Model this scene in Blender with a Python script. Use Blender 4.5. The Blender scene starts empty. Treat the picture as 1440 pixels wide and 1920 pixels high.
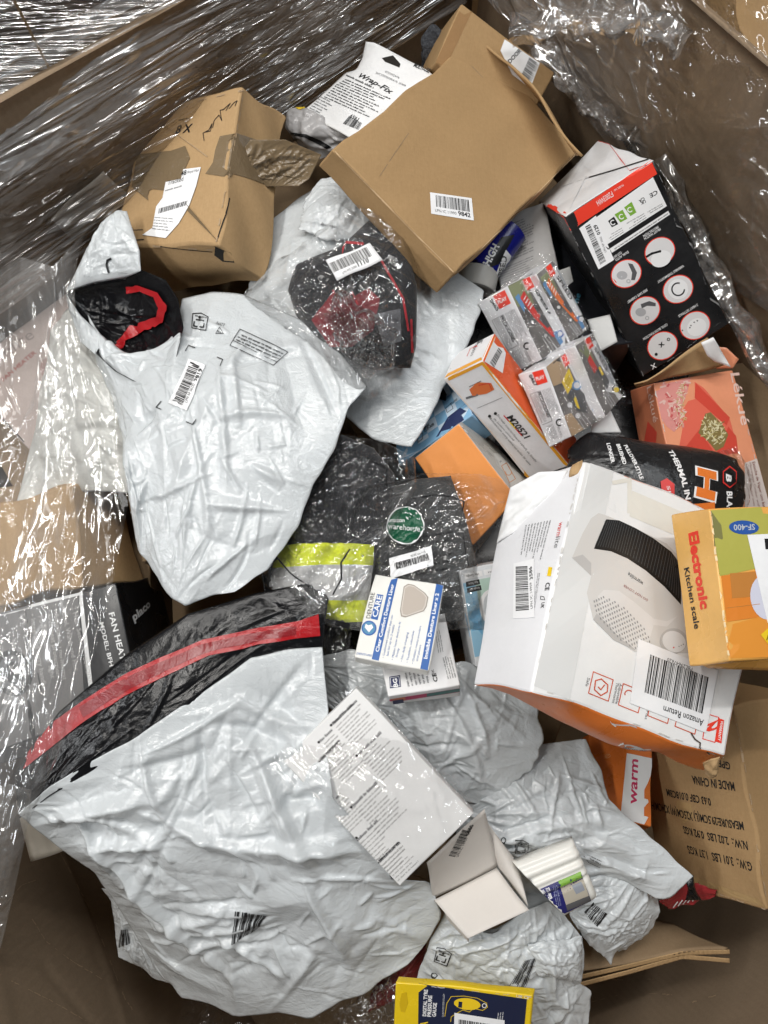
import bpy, bmesh, math, random
import numpy as np
from mathutils import Vector, Matrix
from mathutils.bvhtree import BVHTree
from mathutils.geometry import tessellate_polygon

random.seed(7)
scn = bpy.context.scene
COL = scn.collection

# ------------------------------------------------------------------ camera
CAM = np.array((0.0, 0.0, 0.95)); PITCH = math.radians(75.0); FPX = 1440.0
cd = bpy.data.cameras.new('camera'); cam = bpy.data.objects.new('camera', cd); COL.objects.link(cam)
cam.location = CAM; cam.rotation_euler = (math.radians(90) - PITCH, 0, 0)
cd.sensor_fit = 'VERTICAL'; cd.sensor_height = 36; cd.lens = 36 * FPX / 1920; cd.clip_start = 0.02; cd.clip_end = 50
scn.camera = cam
# ------------------------------------------------------------------ world and lamps (a warehouse: soft ambient, ceiling strip lights, one added low fill)
wd = bpy.data.worlds.new('World'); scn.world = wd; wd.use_nodes = True
wd.node_tree.nodes['Background'].inputs[0].default_value = (0.88, 0.94, 1.0, 1)
wd.node_tree.nodes['Background'].inputs[1].default_value = 0.045
def strip(loc, size, power, color, rot=(0, 0, 0)):
    l = bpy.data.lights.new('ceiling_or_fill_strip', 'AREA'); l.shape = 'RECTANGLE'; l.size, l.size_y = size
    l.energy = power; l.color = color
    o = bpy.data.objects.new('ceiling_or_fill_strip', l); o.location = loc; o.rotation_euler = rot; COL.objects.link(o)
R = math.radians
strip((-1.15, 0.35, 2.2), (0.05, 1.7), 31, (1.0, 0.975, 0.93), (0, R(-27), R(4)))
strip((0.1, 0.95, 2.4), (1.7, 0.05), 27, (1.0, 0.98, 0.95), (R(-18), 0, R(12)))
strip((1.3, 0.7, 2.4), (0.06, 1.8), 15, (0.90, 0.96, 1.0), (0, R(28), R(-8)))
strip((-0.3, 1.3, 2.7), (1.2, 0.4), 9, (1.0, 0.98, 0.95), (R(-22), 0, 0))
strip((-2.3, -0.4, 1.6), (0.12, 1.6), 22, (0.96, 0.98, 1.0), (0, R(-62), R(10)))  # fill lamp added low at the side, no ceiling strip, for film glints
scn.view_settings.view_transform = 'Standard'; scn.view_settings.look = 'None'
scn.view_settings.exposure = 0.0; scn.view_settings.gamma = 1.0
scn.render.engine = 'CYCLES'
scn.cycles.max_bounces = 5; scn.cycles.transparent_max_bounces = 14; scn.cycles.diffuse_bounces = 3; scn.cycles.use_adaptive_sampling = True; scn.cycles.adaptive_threshold = .035; scn.cycles.adaptive_min_samples = 20
scn.cycles.use_denoising = True; scn.cycles.sample_clamp_indirect = 4; scn.cycles.caustics_reflective = False; scn.cycles.caustics_refractive = False

# ------------------------------------------------------------------ projection helpers (used to lay out real-size things)
_s, _c = math.sin(PITCH), math.cos(PITCH)
AX = np.array((1.0, 0, 0)); AU = np.array((0, _s, _c)); AF = np.array((0, _c, -_s))
def ray(px, py):
    d = AF * FPX + (px - 720) * AX + (960 - py) * AU
    return d / np.linalg.norm(d)
def at(px, py, z):
    d = ray(px, py); return CAM + d * ((z - CAM[2]) / d[2])
def proj(P):
    q = np.asarray(P) - CAM; f = q @ AF
    return np.stack((720 + FPX * (q @ AX) / f, 960 - FPX * (q @ AU) / f), -1)

def rodrigues(r):
    t = np.linalg.norm(r)
    if t < 1e-9: return np.eye(3)
    k = r / t; K = np.array(((0, -k[2], k[1]), (k[2], 0, -k[0]), (-k[1], k[0], 0)))
    return np.eye(3) + math.sin(t) * K + (1 - math.cos(t)) * K @ K

def fit_box(face, back=None, z=0.0, d=0.08, wd=0.6, tilt=0.4, snap=True, dims=None):
    """A rectangular carton whose near face has the corners seen in the photo; z is the height of that face's centre."""
    back = back or {}
    C = np.array([at(x, y, z) for x, y in face])
    u = (C[1] + C[2] - C[0] - C[3]) / 2; v = (C[3] + C[2] - C[0] - C[1]) / 2
    w0, h0 = np.linalg.norm(u), np.linalg.norm(v); u /= w0; n = np.cross(u, v); n /= np.linalg.norm(n); v = np.cross(n, u)
    assert n[2] > 0, ('winding', face)
    R0 = np.stack((u, v, n), 1)
    K = np.array([(0, 0, 0), (1, 0, 0), (1, 1, 0), (0, 1, 0), (0, 0, -1), (1, 0, -1), (1, 1, -1), (0, 1, -1)], float)
    idx = [0, 1, 2, 3] + [4 + k for k in back]; obs = np.array(list(face) + list(back.values()), float)
    wts = np.array([1.0] * 4 + [0.8] * len(back))[:, None]
    def corners(p):
        Rm = rodrigues(p[:3]) @ R0; S = np.exp(p[6:9]) * np.array((w0, h0, d))
        L = (K - np.array((.5, .5, 0))) * S
        return L @ Rm.T + C.mean(0) + p[3:6], Rm
    def res(p):
        P, Rm = corners(p)
        r = ((proj(P[idx]) - obs) * wts / 4).ravel()
        ex = [(P[:4, 2].mean() - z) * 400, p[8] * wd * 3, tilt * math.sqrt(max(0, 1 - Rm[2, 2])) * 3, p[6] * .5, p[7] * .5]
        return np.concatenate((r, ex))
    p = np.zeros(9); lam = 1e-2; r = res(p)
    for _ in range(80):
        J = np.stack([(res(p + e) - r) / 1e-5 for e in np.eye(9) * 1e-5], 1)
        A = J.T @ J
        st = np.linalg.solve(A + lam * np.diag(np.diag(A) + 1e-6), -J.T @ r)
        r2 = res(p + st)
        if r2 @ r2 < r @ r: p, r, lam = p + st, r2, lam * .4
        else: lam *= 4
        if lam > 1e8: break
    P, Rm = corners(p)
    if snap:                                                     # knocked cartons are not exact cuboids
        for k, o in zip(idx, obs):
            dd = ray(*o); t = (P[k] - CAM) @ AF / (dd @ AF); Q = CAM + dd * t
            dl = Q - P[k]; P[k] = Q
            if k < 4 and (k + 4) not in idx: P[k + 4] += dl
    return P

# ------------------------------------------------------------------ materials
MATS = {}
def nt(name):
    m = bpy.data.materials.new(name); m.use_nodes = True
    t = m.node_tree; return m, t, t.nodes['Principled BSDF']
def ink(name, col, rough=0.45, spec=0.4, metal=0.0, coat=0.0):
    if name in MATS: return MATS[name]
    m, t, b = nt(name)
    b.inputs['Base Color'].default_value = (*col, 1); b.inputs['Roughness'].default_value = rough
    b.inputs['Specular IOR Level'].default_value = spec; b.inputs['Metallic'].default_value = metal
    b.inputs['Coat Weight'].default_value = coat
    MATS[name] = m; return m
def N(t, kind, **kw):
    n = t.nodes.new(kind)
    for k, v in kw.items():
        if k in n.inputs: n.inputs[k].default_value = v
        else: setattr(n, k, v)
    return n
def noise(t, vec, scale, detail=4, rough=.55, dist=0.0):
    n = N(t, 'ShaderNodeTexNoise', Scale=scale, Detail=detail, Roughness=rough, Distortion=dist); t.links.new(vec, n.inputs['Vector']); return n.outputs['Fac']
def ramp(t, fac, stops):
    r = t.nodes.new('ShaderNodeValToRGB'); e = r.color_ramp.elements
    while len(e) < len(stops): e.new(.5)
    for el, (p, c) in zip(e, stops): el.position = p; el.color = (*c, 1) if len(c) == 3 else c
    t.links.new(fac, r.inputs['Fac']); return r.outputs['Color']
def mth(t, op, a, b=None, c=None):
    n = t.nodes.new('ShaderNodeMath'); n.operation = op
    for i, x in enumerate((a, b, c)):
        if x is None: continue
        if hasattr(x, 'links'): t.links.new(x, n.inputs[i])
        else: n.inputs[i].default_value = x
    return n.outputs[0]
def mapping(t, vec, scale, rot=(0, 0, 0)):
    n = N(t, 'ShaderNodeMapping'); n.inputs['Scale'].default_value = scale; n.inputs['Rotation'].default_value = rot; t.links.new(vec, n.inputs['Vector']); return n.outputs['Vector']
def bump(t, b, h, strength, dist=0.002):
    n = N(t, 'ShaderNodeBump', Strength=strength, Distance=dist); t.links.new(h, n.inputs['Height']); t.links.new(n.outputs['Normal'], b.inputs['Normal']); return n

def kraft(name, c1, c2, rough=.8, stain=.25, flute=0.0):
    if name in MATS: return MATS[name]
    m, t, b = nt(name); g = t.nodes.new('ShaderNodeTexCoord').outputs['Object']
    f = noise(t, g, 220, 6, .7); big = noise(t, g, 9, 5, .6, .6); fib = noise(t, mapping(t, g, (900, 60, 300), (.3, .5, .8)), 1, 3)
    mix = mth(t, 'ADD', mth(t, 'MULTIPLY', f, .45), mth(t, 'ADD', mth(t, 'MULTIPLY', big, .4), mth(t, 'MULTIPLY', fib, .25)))
    t.links.new(ramp(t, mix, [(.30, c2), (.75, c1)]), b.inputs['Base Color'])
    b.inputs['Roughness'].default_value = rough; b.inputs['Specular IOR Level'].default_value = .25
    hh = mth(t, 'ADD', f, mth(t, 'MULTIPLY', big, 3))
    if flute:
        w = N(t, 'ShaderNodeTexWave', Scale=flute, Distortion=1.2, Detail=2); t.links.new(mapping(t, g, (1, 1, .04)), w.inputs['Vector']); hh = mth(t, 'ADD', hh, mth(t, 'MULTIPLY', w.outputs['Fac'], .7))
    bump(t, b, hh, .25, .0012)
    MATS[name] = m; return m
def board(name, col, rough=.4, scuff=.06, spec=.45, bumpy=.12):
    """printed coated card: faint mottling, scuffs and a slight ripple"""
    if name in MATS: return MATS[name]
    m, t, b = nt(name); g = t.nodes.new('ShaderNodeTexCoord').outputs['Object']
    big = noise(t, g, 14, 5, .6, .4); fine = noise(t, g, 240, 3)
    k = mth(t, 'ADD', mth(t, 'MULTIPLY', big, .8), mth(t, 'MULTIPLY', fine, .2))
    lo = tuple(c * (1 - 2 * scuff) for c in col); hi = tuple(min(1, c * (1 + scuff) + scuff * .06) for c in col)
    t.links.new(ramp(t, k, [(.3, lo), (.7, hi)]), b.inputs['Base Color'])
    t.links.new(ramp(t, big, [(.3, (rough * .7,) * 3), (.7, (min(1, rough * 1.35),) * 3)]), b.inputs['Roughness'])
    b.inputs['Specular IOR Level'].default_value = spec
    rip = noise(t, mapping(t, g, (30, 30, 30)), 1, 2)
    bump(t, b, mth(t, 'ADD', rip, mth(t, 'MULTIPLY', fine, .12)), bumpy, .004)
    MATS[name] = m; return m
def poly(name, col, rough=.32, crease=.5, trans=0.0, spec=.5, scale=1.0):
    """polythene sheet: fine crinkles and small glossy creases"""
    if name in MATS: return MATS[name]
    m, t, b = nt(name); g = t.nodes.new('ShaderNodeTexCoord').outputs['Object']
    a = noise(t, g, 16 * scale, 6, .62, 1.1); r1 = mth(t, 'ABSOLUTE', mth(t, 'SUBTRACT', a, .5))
    a2 = noise(t, mapping(t, g, (38 * scale, 75 * scale, 50 * scale), (.4, .2, 1.0)), 1, 5, .6, .8); r2 = mth(t, 'ABSOLUTE', mth(t, 'SUBTRACT', a2, .5))
    h = mth(t, 'ADD', mth(t, 'MULTIPLY', r1, -1.6), mth(t, 'MULTIPLY', r2, -.7))
    big = noise(t, g, 6, 3)
    t.links.new(ramp(t, big, [(.3, tuple(c * .95 for c in col)), (.7, tuple(min(1, c * 1.03) for c in col))]), b.inputs['Base Color'])
    t.links.new(ramp(t, noise(t, g, 20, 3), [(.3, (rough * .75,) * 3), (.7, (rough * 1.4,) * 3)]), b.inputs['Roughness'])
    b.inputs['Specular IOR Level'].default_value = spec
    bump(t, b, h, crease, .006)
    MATS[name] = m; return m
def film(name, tint=(.93, .93, .92), haze=.05, gloss=.16, rough=.10, strength=.8, sx=(40, 40), dist=.004, edge=.5, crease=.5, lo=.47):
    """clear stretch film: see-through, a thin glossy wrinkled skin, whitish crease lines and haze, for milky folds and as painted glints. sx: wrinkle frequency along u and v (1/m)"""
    if name in MATS: return MATS[name]
    m, t, b = nt(name); out = t.nodes['Material Output']; uv = t.nodes.new('ShaderNodeUVMap').outputs['UV']
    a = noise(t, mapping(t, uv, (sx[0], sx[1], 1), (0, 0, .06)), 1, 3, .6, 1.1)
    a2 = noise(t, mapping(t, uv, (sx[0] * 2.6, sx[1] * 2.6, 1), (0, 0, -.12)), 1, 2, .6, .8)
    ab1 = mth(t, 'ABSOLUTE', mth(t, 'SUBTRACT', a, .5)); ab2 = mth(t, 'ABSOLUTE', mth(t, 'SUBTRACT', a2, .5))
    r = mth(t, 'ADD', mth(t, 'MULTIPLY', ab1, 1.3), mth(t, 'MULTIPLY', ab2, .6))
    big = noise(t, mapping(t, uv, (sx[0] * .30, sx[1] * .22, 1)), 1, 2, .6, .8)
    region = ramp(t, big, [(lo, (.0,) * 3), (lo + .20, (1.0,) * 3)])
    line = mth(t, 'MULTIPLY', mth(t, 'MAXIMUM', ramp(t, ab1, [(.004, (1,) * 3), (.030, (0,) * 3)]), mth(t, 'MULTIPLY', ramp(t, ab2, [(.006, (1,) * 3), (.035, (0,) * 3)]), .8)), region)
    t.nodes.remove(b); b = t.nodes.new('ShaderNodeBsdfDiffuse'); b.inputs['Color'].default_value = (.85, .85, .85, 1)
    bn = bump(t, b, mth(t, 'MULTIPLY', r, -1.0), min(1, strength * 1.2), dist * 5)
    gl = t.nodes.new('ShaderNodeBsdfGlossy'); gl.inputs['Color'].default_value = (1, 1, 1, 1); t.links.new(bn.outputs['Normal'], gl.inputs['Normal'])
    t.links.new(mth(t, 'ADD', mth(t, 'MULTIPLY', line, .16), rough), gl.inputs['Roughness'])
    fr = N(t, 'ShaderNodeFresnel', IOR=1.45); t.links.new(bn.outputs['Normal'], fr.inputs['Normal'])
    tr = t.nodes.new('ShaderNodeBsdfTransparent'); tr.inputs['Color'].default_value = (*tint, 1)
    mx = t.nodes.new('ShaderNodeMixShader')
    t.links.new(mth(t, 'MINIMUM', mth(t, 'ADD', mth(t, 'MULTIPLY', region, haze), mth(t, 'MULTIPLY', line, crease * .35)), .9), mx.inputs[0])  # noise-drawn white lines and haze add painted glints to the milky folds
    t.links.new(tr.outputs[0], mx.inputs[1]); t.links.new(b.outputs[0], mx.inputs[2])
    m2 = t.nodes.new('ShaderNodeMixShader')
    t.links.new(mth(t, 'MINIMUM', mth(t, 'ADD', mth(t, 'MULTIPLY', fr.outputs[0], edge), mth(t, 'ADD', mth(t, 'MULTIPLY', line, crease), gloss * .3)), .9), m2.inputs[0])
    t.links.new(mx.outputs[0], m2.inputs[1]); t.links.new(gl.outputs[0], m2.inputs[2])
    t.links.new(m2.outputs[0], out.inputs['Surface'])
    MATS[name] = m; return m

K_BROWN = lambda: kraft('kraft_board', (.41, .264, .128), (.31, .193, .09))
K_PALE = lambda: kraft('pale_kraft_board', (.49, .325, .168), (.36, .23, .11))
K_DARK = lambda: kraft('dull_kraft_board', (.30, .21, .125), (.22, .15, .085))
K_WALL = lambda: kraft('pallet_carton_board', (.285, .208, .138), (.205, .147, .094), flute=38)
WHITE = lambda: board('white_card', (.80, .80, .80))
BLACKI = lambda: ink('black_ink', (.012, .012, .013), .4)
GREYI = lambda: ink('grey_ink', (.16, .16, .165), .5)
WHITEI = lambda: ink('white_ink', (.82, .82, .82), .45)
REDI = lambda: ink('red_ink', (.62, .035, .03), .4)
LABEL = lambda: board('label_paper', (.84, .84, .85), .38, .02)
MAILER = lambda: poly('white_mailer_poly', (.58, .608, .622), .14, .40, spec=.7)
LINING = lambda: poly('black_lining_poly', (.006, .006, .007), .20, .28, spec=.35)
REDTAPE = lambda: poly('red_strip_poly', (.38, .012, .016), .22, .4)

# ------------------------------------------------------------------ object helpers
def prop(o, label=None, cat=None, group=None, kind=None):
    if label: o['label'] = label
    if cat: o['category'] = cat
    if group: o['group'] = group
    if kind: o['kind'] = kind
    return o
def mesh_obj(name, verts, faces, mats, midx=None, parent=None, smooth=False, uvs=None):
    me = bpy.data.meshes.new(name)
    me.from_pydata([tuple(v) for v in verts], [], [tuple(f) for f in faces])
    for m in mats: me.materials.append(m)
    if midx is not None: me.polygons.foreach_set('material_index', np.asarray(midx, dtype=np.int32))
    if smooth: me.polygons.foreach_set('use_smooth', np.ones(len(me.polygons), bool))
    if uvs is not None:
        ul = me.uv_layers.new(name='UVMap'); li = np.empty(len(me.loops), np.int32); me.loops.foreach_get('vertex_index', li)
        ul.data.foreach_set('uv', np.asarray(uvs, np.float32)[li].ravel())
    me.update(); o = bpy.data.objects.new(name, me); COL.objects.link(o)
    if parent is not None: o.parent = parent
    return o

class Wob:
    """smooth small irregularity shared by a carton and what is printed on it"""
    def __init__(s, amp, seed, lo=.05, hi=.2):
        g = np.random.default_rng(seed); s.amp = amp
        s.k = g.normal(size=(7, 3)); s.k /= np.linalg.norm(s.k, axis=1)[:, None]; s.k *= (2 * np.pi / g.uniform(lo, hi, 7))[:, None]
        s.ph = g.uniform(0, 6.28, 7); s.a = g.normal(size=(7, 3)) * .45
    def __call__(s, P):
        P = np.asarray(P); return P + s.amp * (np.sin(P @ s.k.T + s.ph) @ s.a)

SIDES = {'front': (0, 1, 2, 3), 'bottom': (4, 5, 1, 0), 'right': (1, 5, 6, 2), 'top': (3, 2, 6, 7), 'left': (4, 0, 3, 7), 'back': (5, 4, 7, 6)}
def carton(name, label, cat, P, mats, default, wob=.0008, seed=1, bulge=0.0, n=10, bev=.0016, group=None, parent=None, skip=(), thick=None, bulges={}):
    """the body of a carton: eight corners, one material per side"""
    V, F, M = [], [], []; ml = [default]
    wb = Wob(wob, seed); ctr = P.mean(0)
    for sd, q in SIDES.items():
        if sd in skip: continue
        mt = mats.get(sd, default)
        if mt not in ml: ml.append(mt)
        mi = ml.index(mt); a, b, c, d = P[list(q)]
        g = np.linspace(0, 1, n + 1); U, W_ = np.meshgrid(g, g); U = U.ravel()[:, None]; W_ = W_.ravel()[:, None]
        X = a * (1 - U) * (1 - W_) + b * U * (1 - W_) + c * U * W_ + d * (1 - U) * W_
        nn = np.cross(b - a, d - a); nn /= np.linalg.norm(nn)
        if nn @ (X.mean(0) - ctr) < 0: nn = -nn
        X = X + nn * (bulges.get(sd, bulge) * 16 * U * (1 - U) * W_ * (1 - W_)); X = wb(X)
        o = len(V); V += list(X)
        for i in range(n):
            for j in range(n):
                k = o + i * (n + 1) + j; F.append((k, k + 1, k + n + 2, k + n + 1)); M.append(mi)
    o = mesh_obj(name, V, F, ml, M, parent)
    bm = bmesh.new(); bm.from_mesh(o.data); bmesh.ops.remove_doubles(bm, verts=bm.verts, dist=1e-5)
    bmesh.ops.recalc_face_normals(bm, faces=bm.faces)
    for f in bm.faces: f.smooth = True
    bm.to_mesh(o.data); bm.free()
    try: o.data.set_sharp_from_angle(angle=R(35))
    except Exception: pass
    if thick:
        sm = o.modifiers.new('thickness', 'SOLIDIFY'); sm.thickness = thick; sm.offset = -1
    if bev:
        md = o.modifiers.new('edges', 'BEVEL'); md.width = bev; md.segments = 2; md.limit_method = 'ANGLE'; md.angle_limit = R(40)
    if label: prop(o, label, cat, group)
    return o

# ------------------------------------------------------------------ sheets (bags, films): crumpled by relaxing a sheet that is longer than its space
def polyline(pts, n):
    p = np.asarray(pts, float); s = np.r_[0, np.cumsum(np.linalg.norm(np.diff(p, axis=0), axis=1))]; s /= s[-1]
    t = np.linspace(0, 1, n); return np.stack([np.interp(t, s, p[:, k]) for k in range(3)], 1)
def side(pts, z=None):
    """photo points (x, y[, z]); missing heights run linearly between the given ones"""
    if z is None: return np.array([at(*p) for p in pts])
    zz = np.linspace(z[0], z[-1], len(pts)) if len(z) == 2 else z
    return np.array([at(p[0], p[1], h) for p, h in zip(pts, zz)])
def coons(top, right, bottom, left, nu, nv, soft=True):
    def raw(nu, nv):
        T, B = polyline(top, nu), polyline(bottom, nu); L, Rr = polyline(left, nv), polyline(right, nv)
        u = np.linspace(0, 1, nu)[None, :, None]; v = np.linspace(0, 1, nv)[:, None, None]
        S = (1 - v) * T[None] + v * B[None] + (1 - u) * L[:, None] + u * Rr[:, None]
        return S - ((1 - u) * (1 - v) * T[0] + u * (1 - v) * T[-1] + (1 - u) * v * B[0] + u * v * B[-1])
    S = raw(nu, nv)
    if soft and min(nu, nv) >= 8:                                # kinks of the rim fade out inside the sheet
        Q = raw(22, 22)
        for _ in range(90): Q[1:-1, 1:-1] = (Q[:-2, 1:-1] + Q[2:, 1:-1] + Q[1:-1, :-2] + Q[1:-1, 2:]) / 4
        Q = upsample(Q, nv, nu); Q[0], Q[-1], Q[:, 0], Q[:, -1] = S[0], S[-1], S[:, 0], S[:, -1]
        for _ in range(max(4, min(nu, nv) // 8)): Q[1:-1, 1:-1] = (Q[:-2, 1:-1] + Q[2:, 1:-1] + Q[1:-1, :-2] + Q[1:-1, 2:]) / 4
        S = Q
    return S
def upsample(D, nv, nu):
    v0, u0 = D.shape[:2]; y = np.linspace(0, v0 - 1, nv); x = np.linspace(0, u0 - 1, nu)
    y0 = np.minimum(y.astype(int), v0 - 2); x0 = np.minimum(x.astype(int), u0 - 2); fy = (y - y0)[:, None, None]; fx = (x - x0)[None, :, None]
    a = D[y0][:, x0]; b = D[y0][:, x0 + 1]; c = D[y0 + 1][:, x0]; d = D[y0 + 1][:, x0 + 1]
    return (a * (1 - fx) + b * fx) * (1 - fy) + (c * (1 - fx) + d * fx) * fy
EDG = [((slice(None), slice(0, -1)), (slice(None), slice(1, None)), 0), ((slice(0, -1), slice(None)), (slice(1, None), slice(None)), 1),
       ((slice(0, -1), slice(0, -1)), (slice(1, None), slice(1, None)), 2), ((slice(0, -1), slice(1, None)), (slice(1, None), slice(0, -1)), 2)]
def smooth_field(shape, k, g):
    return upsample(g.uniform(0, 1, (k, k, 1)), *shape)[..., 0]
def blur(H, r):
    for ax in (0, 1):
        for _ in range(2):
            P = np.pad(H, [(r, r) if k == ax else (0, 0) for k in (0, 1)], mode='reflect'); C = np.cumsum(P, axis=ax); C = np.insert(C, 0, 0, axis=ax)
            n = H.shape[ax]; H = (np.take(C, range(2 * r + 1, 2 * r + 1 + n), axis=ax) - np.take(C, range(n), axis=ax)) / (2 * r + 1)
    return H
def creases(nv, nu, B, g, amp, fold, ang, spread, fine):
    """height field of a crumpled sheet: flat facets between sharp creases, plus long tapering folds, in its own plane"""
    U, V = np.meshgrid(np.linspace(0, 1, nu), np.linspace(0, 1, nv))
    su = np.linalg.norm(np.diff(B, axis=1), axis=2).sum(1).mean(); sv = np.linalg.norm(np.diff(B, axis=0), axis=2).sum(0).mean()
    x, y = U * su, V * sv; H = np.zeros((nv, nu)); step = (su / nu + sv / nv) / 2
    wx = .012 * np.sin(x * 23 + 3 * g.random() + 9 * y) + .006 * np.sin(x * 60 - 40 * y); wy = .012 * np.sin(y * 25 + 7 * g.random() - 8 * x) + .006 * np.sin(y * 55 + 35 * x)
    for sc, cnt, k in ((1, .8, .62), (.42, 3.0, .50), (.17, 8.0, fine)):
        # facets: many fold lines, each bending the sheet a little, with the broad shape taken out again
        F = np.zeros((nv, nu)); n = int(10 * max(su, sv) / (fold[1] * sc) * .55) + 4
        for _ in range(min(n, 90)):
            a = g.uniform(0, 3.14); F += g.normal() * np.abs((x + wx * sc - g.uniform(0, su)) * math.cos(a) + (y + wy * sc - g.uniform(0, sv)) * math.sin(a))
        r = max(2, int(fold[2] * 1.3 * sc / step)); F = F - blur(F, min(r, min(nu, nv) // 2 - 1)); F /= F.std() + 1e-9
        m_ = np.clip(upsample(g.uniform(0, 1, (6, 6, 1)), nv, nu)[..., 0] * 1.7 - .35, .05, 1)
        H += F * m_ * amp * .26 * k
        for _ in range(int(fold[0] * cnt)):
            cx, cy = g.uniform(0, su), g.uniform(0, sv); a = ang + g.normal() * spread * (1, 1.5, 3)[int(sc < .9) + int(sc < .3)]; l = fold[1] * sc * g.uniform(.4, 1.6); w = fold[2] * sc * g.uniform(.4, 1.3); kk = g.normal() * 5
            dx, dy = x - cx, y - cy; t = dx * math.cos(a) + dy * math.sin(a); d = -dx * math.sin(a) + dy * math.cos(a) + kk * t * t * .3
            w2 = w * (.3 + .7 * np.clip((t / l + 1) / 2, 0, 1)); d = d / w2; asy = g.uniform(.25, .9)
            H += amp * k * g.choice((1, 1, -.7)) * g.uniform(.3, 1.1) * np.clip(np.minimum(1 - d, 1 + d / asy), 0, 1) * np.clip(1 - (t / l) ** 2, 0, 1)
    return H
def crumple(base_fn, seed, c=(.06, .06), levels=(26, 52, 104), it=0, kf=0, kb=0, amp=.010, pin=True, aspect=1.0, fold=(12, .13, .034), ang=None, spread=.5, fine=.30):
    g = np.random.default_rng(seed); n = levels[-1]; ang = g.uniform(0, 3.14) if ang is None else ang
    nv = max(8, int(n * math.sqrt(aspect))); nu = max(8, int(n / math.sqrt(aspect)))
    B = base_fn(nu, nv); Nn = np.cross(np.gradient(B, axis=1), np.gradient(B, axis=0)); Nn /= np.linalg.norm(Nn, axis=2)[..., None] + 1e-12
    if Nn[..., 2].mean() < 0: Nn = -Nn
    for _ in range(6): Nn[1:-1, 1:-1] = (Nn[:-2, 1:-1] + Nn[2:, 1:-1] + Nn[1:-1, :-2] + Nn[1:-1, 2:]) / 4
    ed = np.minimum.reduce([*np.broadcast_arrays(np.linspace(0, 1, nu)[None, :], np.linspace(1, 0, nu)[None, :], np.linspace(0, 1, nv)[:, None], np.linspace(1, 0, nv)[:, None])])
    ed = np.minimum(1, (.06 if pin else .25) + 6 * ed)[..., None]; Nn = Nn + np.array((0, 0, 1.2)) * (1 - np.minimum(1, ed * 1.2)) * (1 if abs(Nn[..., 2].mean()) > .5 else 0); Nn /= np.linalg.norm(Nn, axis=2)[..., None]
    H = creases(nv, nu, B, g, amp * (.35 + 6 * (c[0] + c[1]) / 2), fold, ang, spread, fine)[..., None]
    X = B + Nn * H * ed
    L = []
    for a, b, k in EDG: L.append(np.linalg.norm(B[b] - B[a], axis=2)[..., None] * 1.06)
    for _ in range(14):                                          # the sheet does not stretch: pull over-long spans in sideways
        A = np.zeros_like(X)
        for (a, b, k), l0 in zip(EDG, L):
            d = X[b] - X[a]; l = np.sqrt((d * d).sum(2, keepdims=True)) + 1e-9; cr = d * (np.maximum(0, (l - l0) / l) * .5); A[a] += cr; A[b] -= cr
        A[0] = A[-1] = 0; A[:, 0] = A[:, -1] = 0; X += A * .3
    return X
def pillow(S, h, p=.6, lumps=(), up=(0, 0, 1.0)):
    nv, nu = S.shape[:2]; u = np.linspace(0, 1, nu)[None, :]; v = np.linspace(0, 1, nv)[:, None]
    f = h * (16 * u * (1 - u) * v * (1 - v)) ** p
    for (a, b, su, sv, k) in lumps: f = f + k * np.exp(-((u - a) / su) ** 2 - ((v - b) / sv) ** 2) * np.minimum(1, (16 * u * (1 - u) * v * (1 - v)) ** .5 * 2)
    return S + f[..., None] * np.array(up)
def grid_faces(nv, nu, off=0, flip=False):
    F = []
    for i in range(nv - 1):
        for j in range(nu - 1):
            k = off + i * nu + j
            F.append((k, k + 1, k + nu + 1, k + nu) if flip else (k, k + nu, k + nu + 1, k + 1))
    return F
def uv_of(X):
    nv, nu = X.shape[:2]
    lu = np.linalg.norm(np.diff(X, axis=1), axis=2).mean(0); lv = np.linalg.norm(np.diff(X, axis=0), axis=2).mean(1)
    U, V = np.meshgrid(np.r_[0, np.cumsum(lu)], np.r_[0, np.cumsum(lv)]); return np.stack((U.ravel(), V.ravel()), 1)
def sheet(name, X, mat, parent=None, closed=0.0, solid=0.0, label=None, cat=None, group=None, backs=None, up=(0, 0, 1.0)):
    """top sheet X (nv, nu, 3); closed > 0 adds an underside that hangs below and shares the rim"""
    nv, nu = X.shape[:2]; V = list(X.reshape(-1, 3)); F = grid_faces(nv, nu); uv = uv_of(X); uvs = list(uv)
    if closed:
        k = 4; iv = np.unique(np.r_[np.arange(0, nv, k), nv - 1]); iu = np.unique(np.r_[np.arange(0, nu, k), nu - 1])
        # underside: full-resolution rim, smooth belly
        u = np.linspace(0, 1, nu)[None, :]; v = np.linspace(0, 1, nv)[:, None]
        f = (16 * u * (1 - u) * v * (1 - v)) ** .5
        sm = X.copy()
        for _ in range(6): sm[1:-1, 1:-1] = (sm[:-2, 1:-1] + sm[2:, 1:-1] + sm[1:-1, :-2] + sm[1:-1, 2:]) / 4
        Bt = sm - (f * closed)[..., None] * np.array(up); o = len(V); V += list(Bt.reshape(-1, 3)); F += grid_faces(nv, nu, o, True); uvs += list(uv)
    ob = mesh_obj(name, V, F, [mat], None, parent, True, np.array(uvs))
    if closed:
        bm = bmesh.new(); bm.from_mesh(ob.data); bmesh.ops.remove_doubles(bm, verts=[v for v in bm.verts if v.is_boundary], dist=1e-6); bm.to_mesh(ob.data); bm.free()
    if solid:
        md = ob.modifiers.new('thickness', 'SOLIDIFY'); md.thickness = solid; md.offset = -1
    if label: prop(ob, label, cat, group)
    return ob

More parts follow.
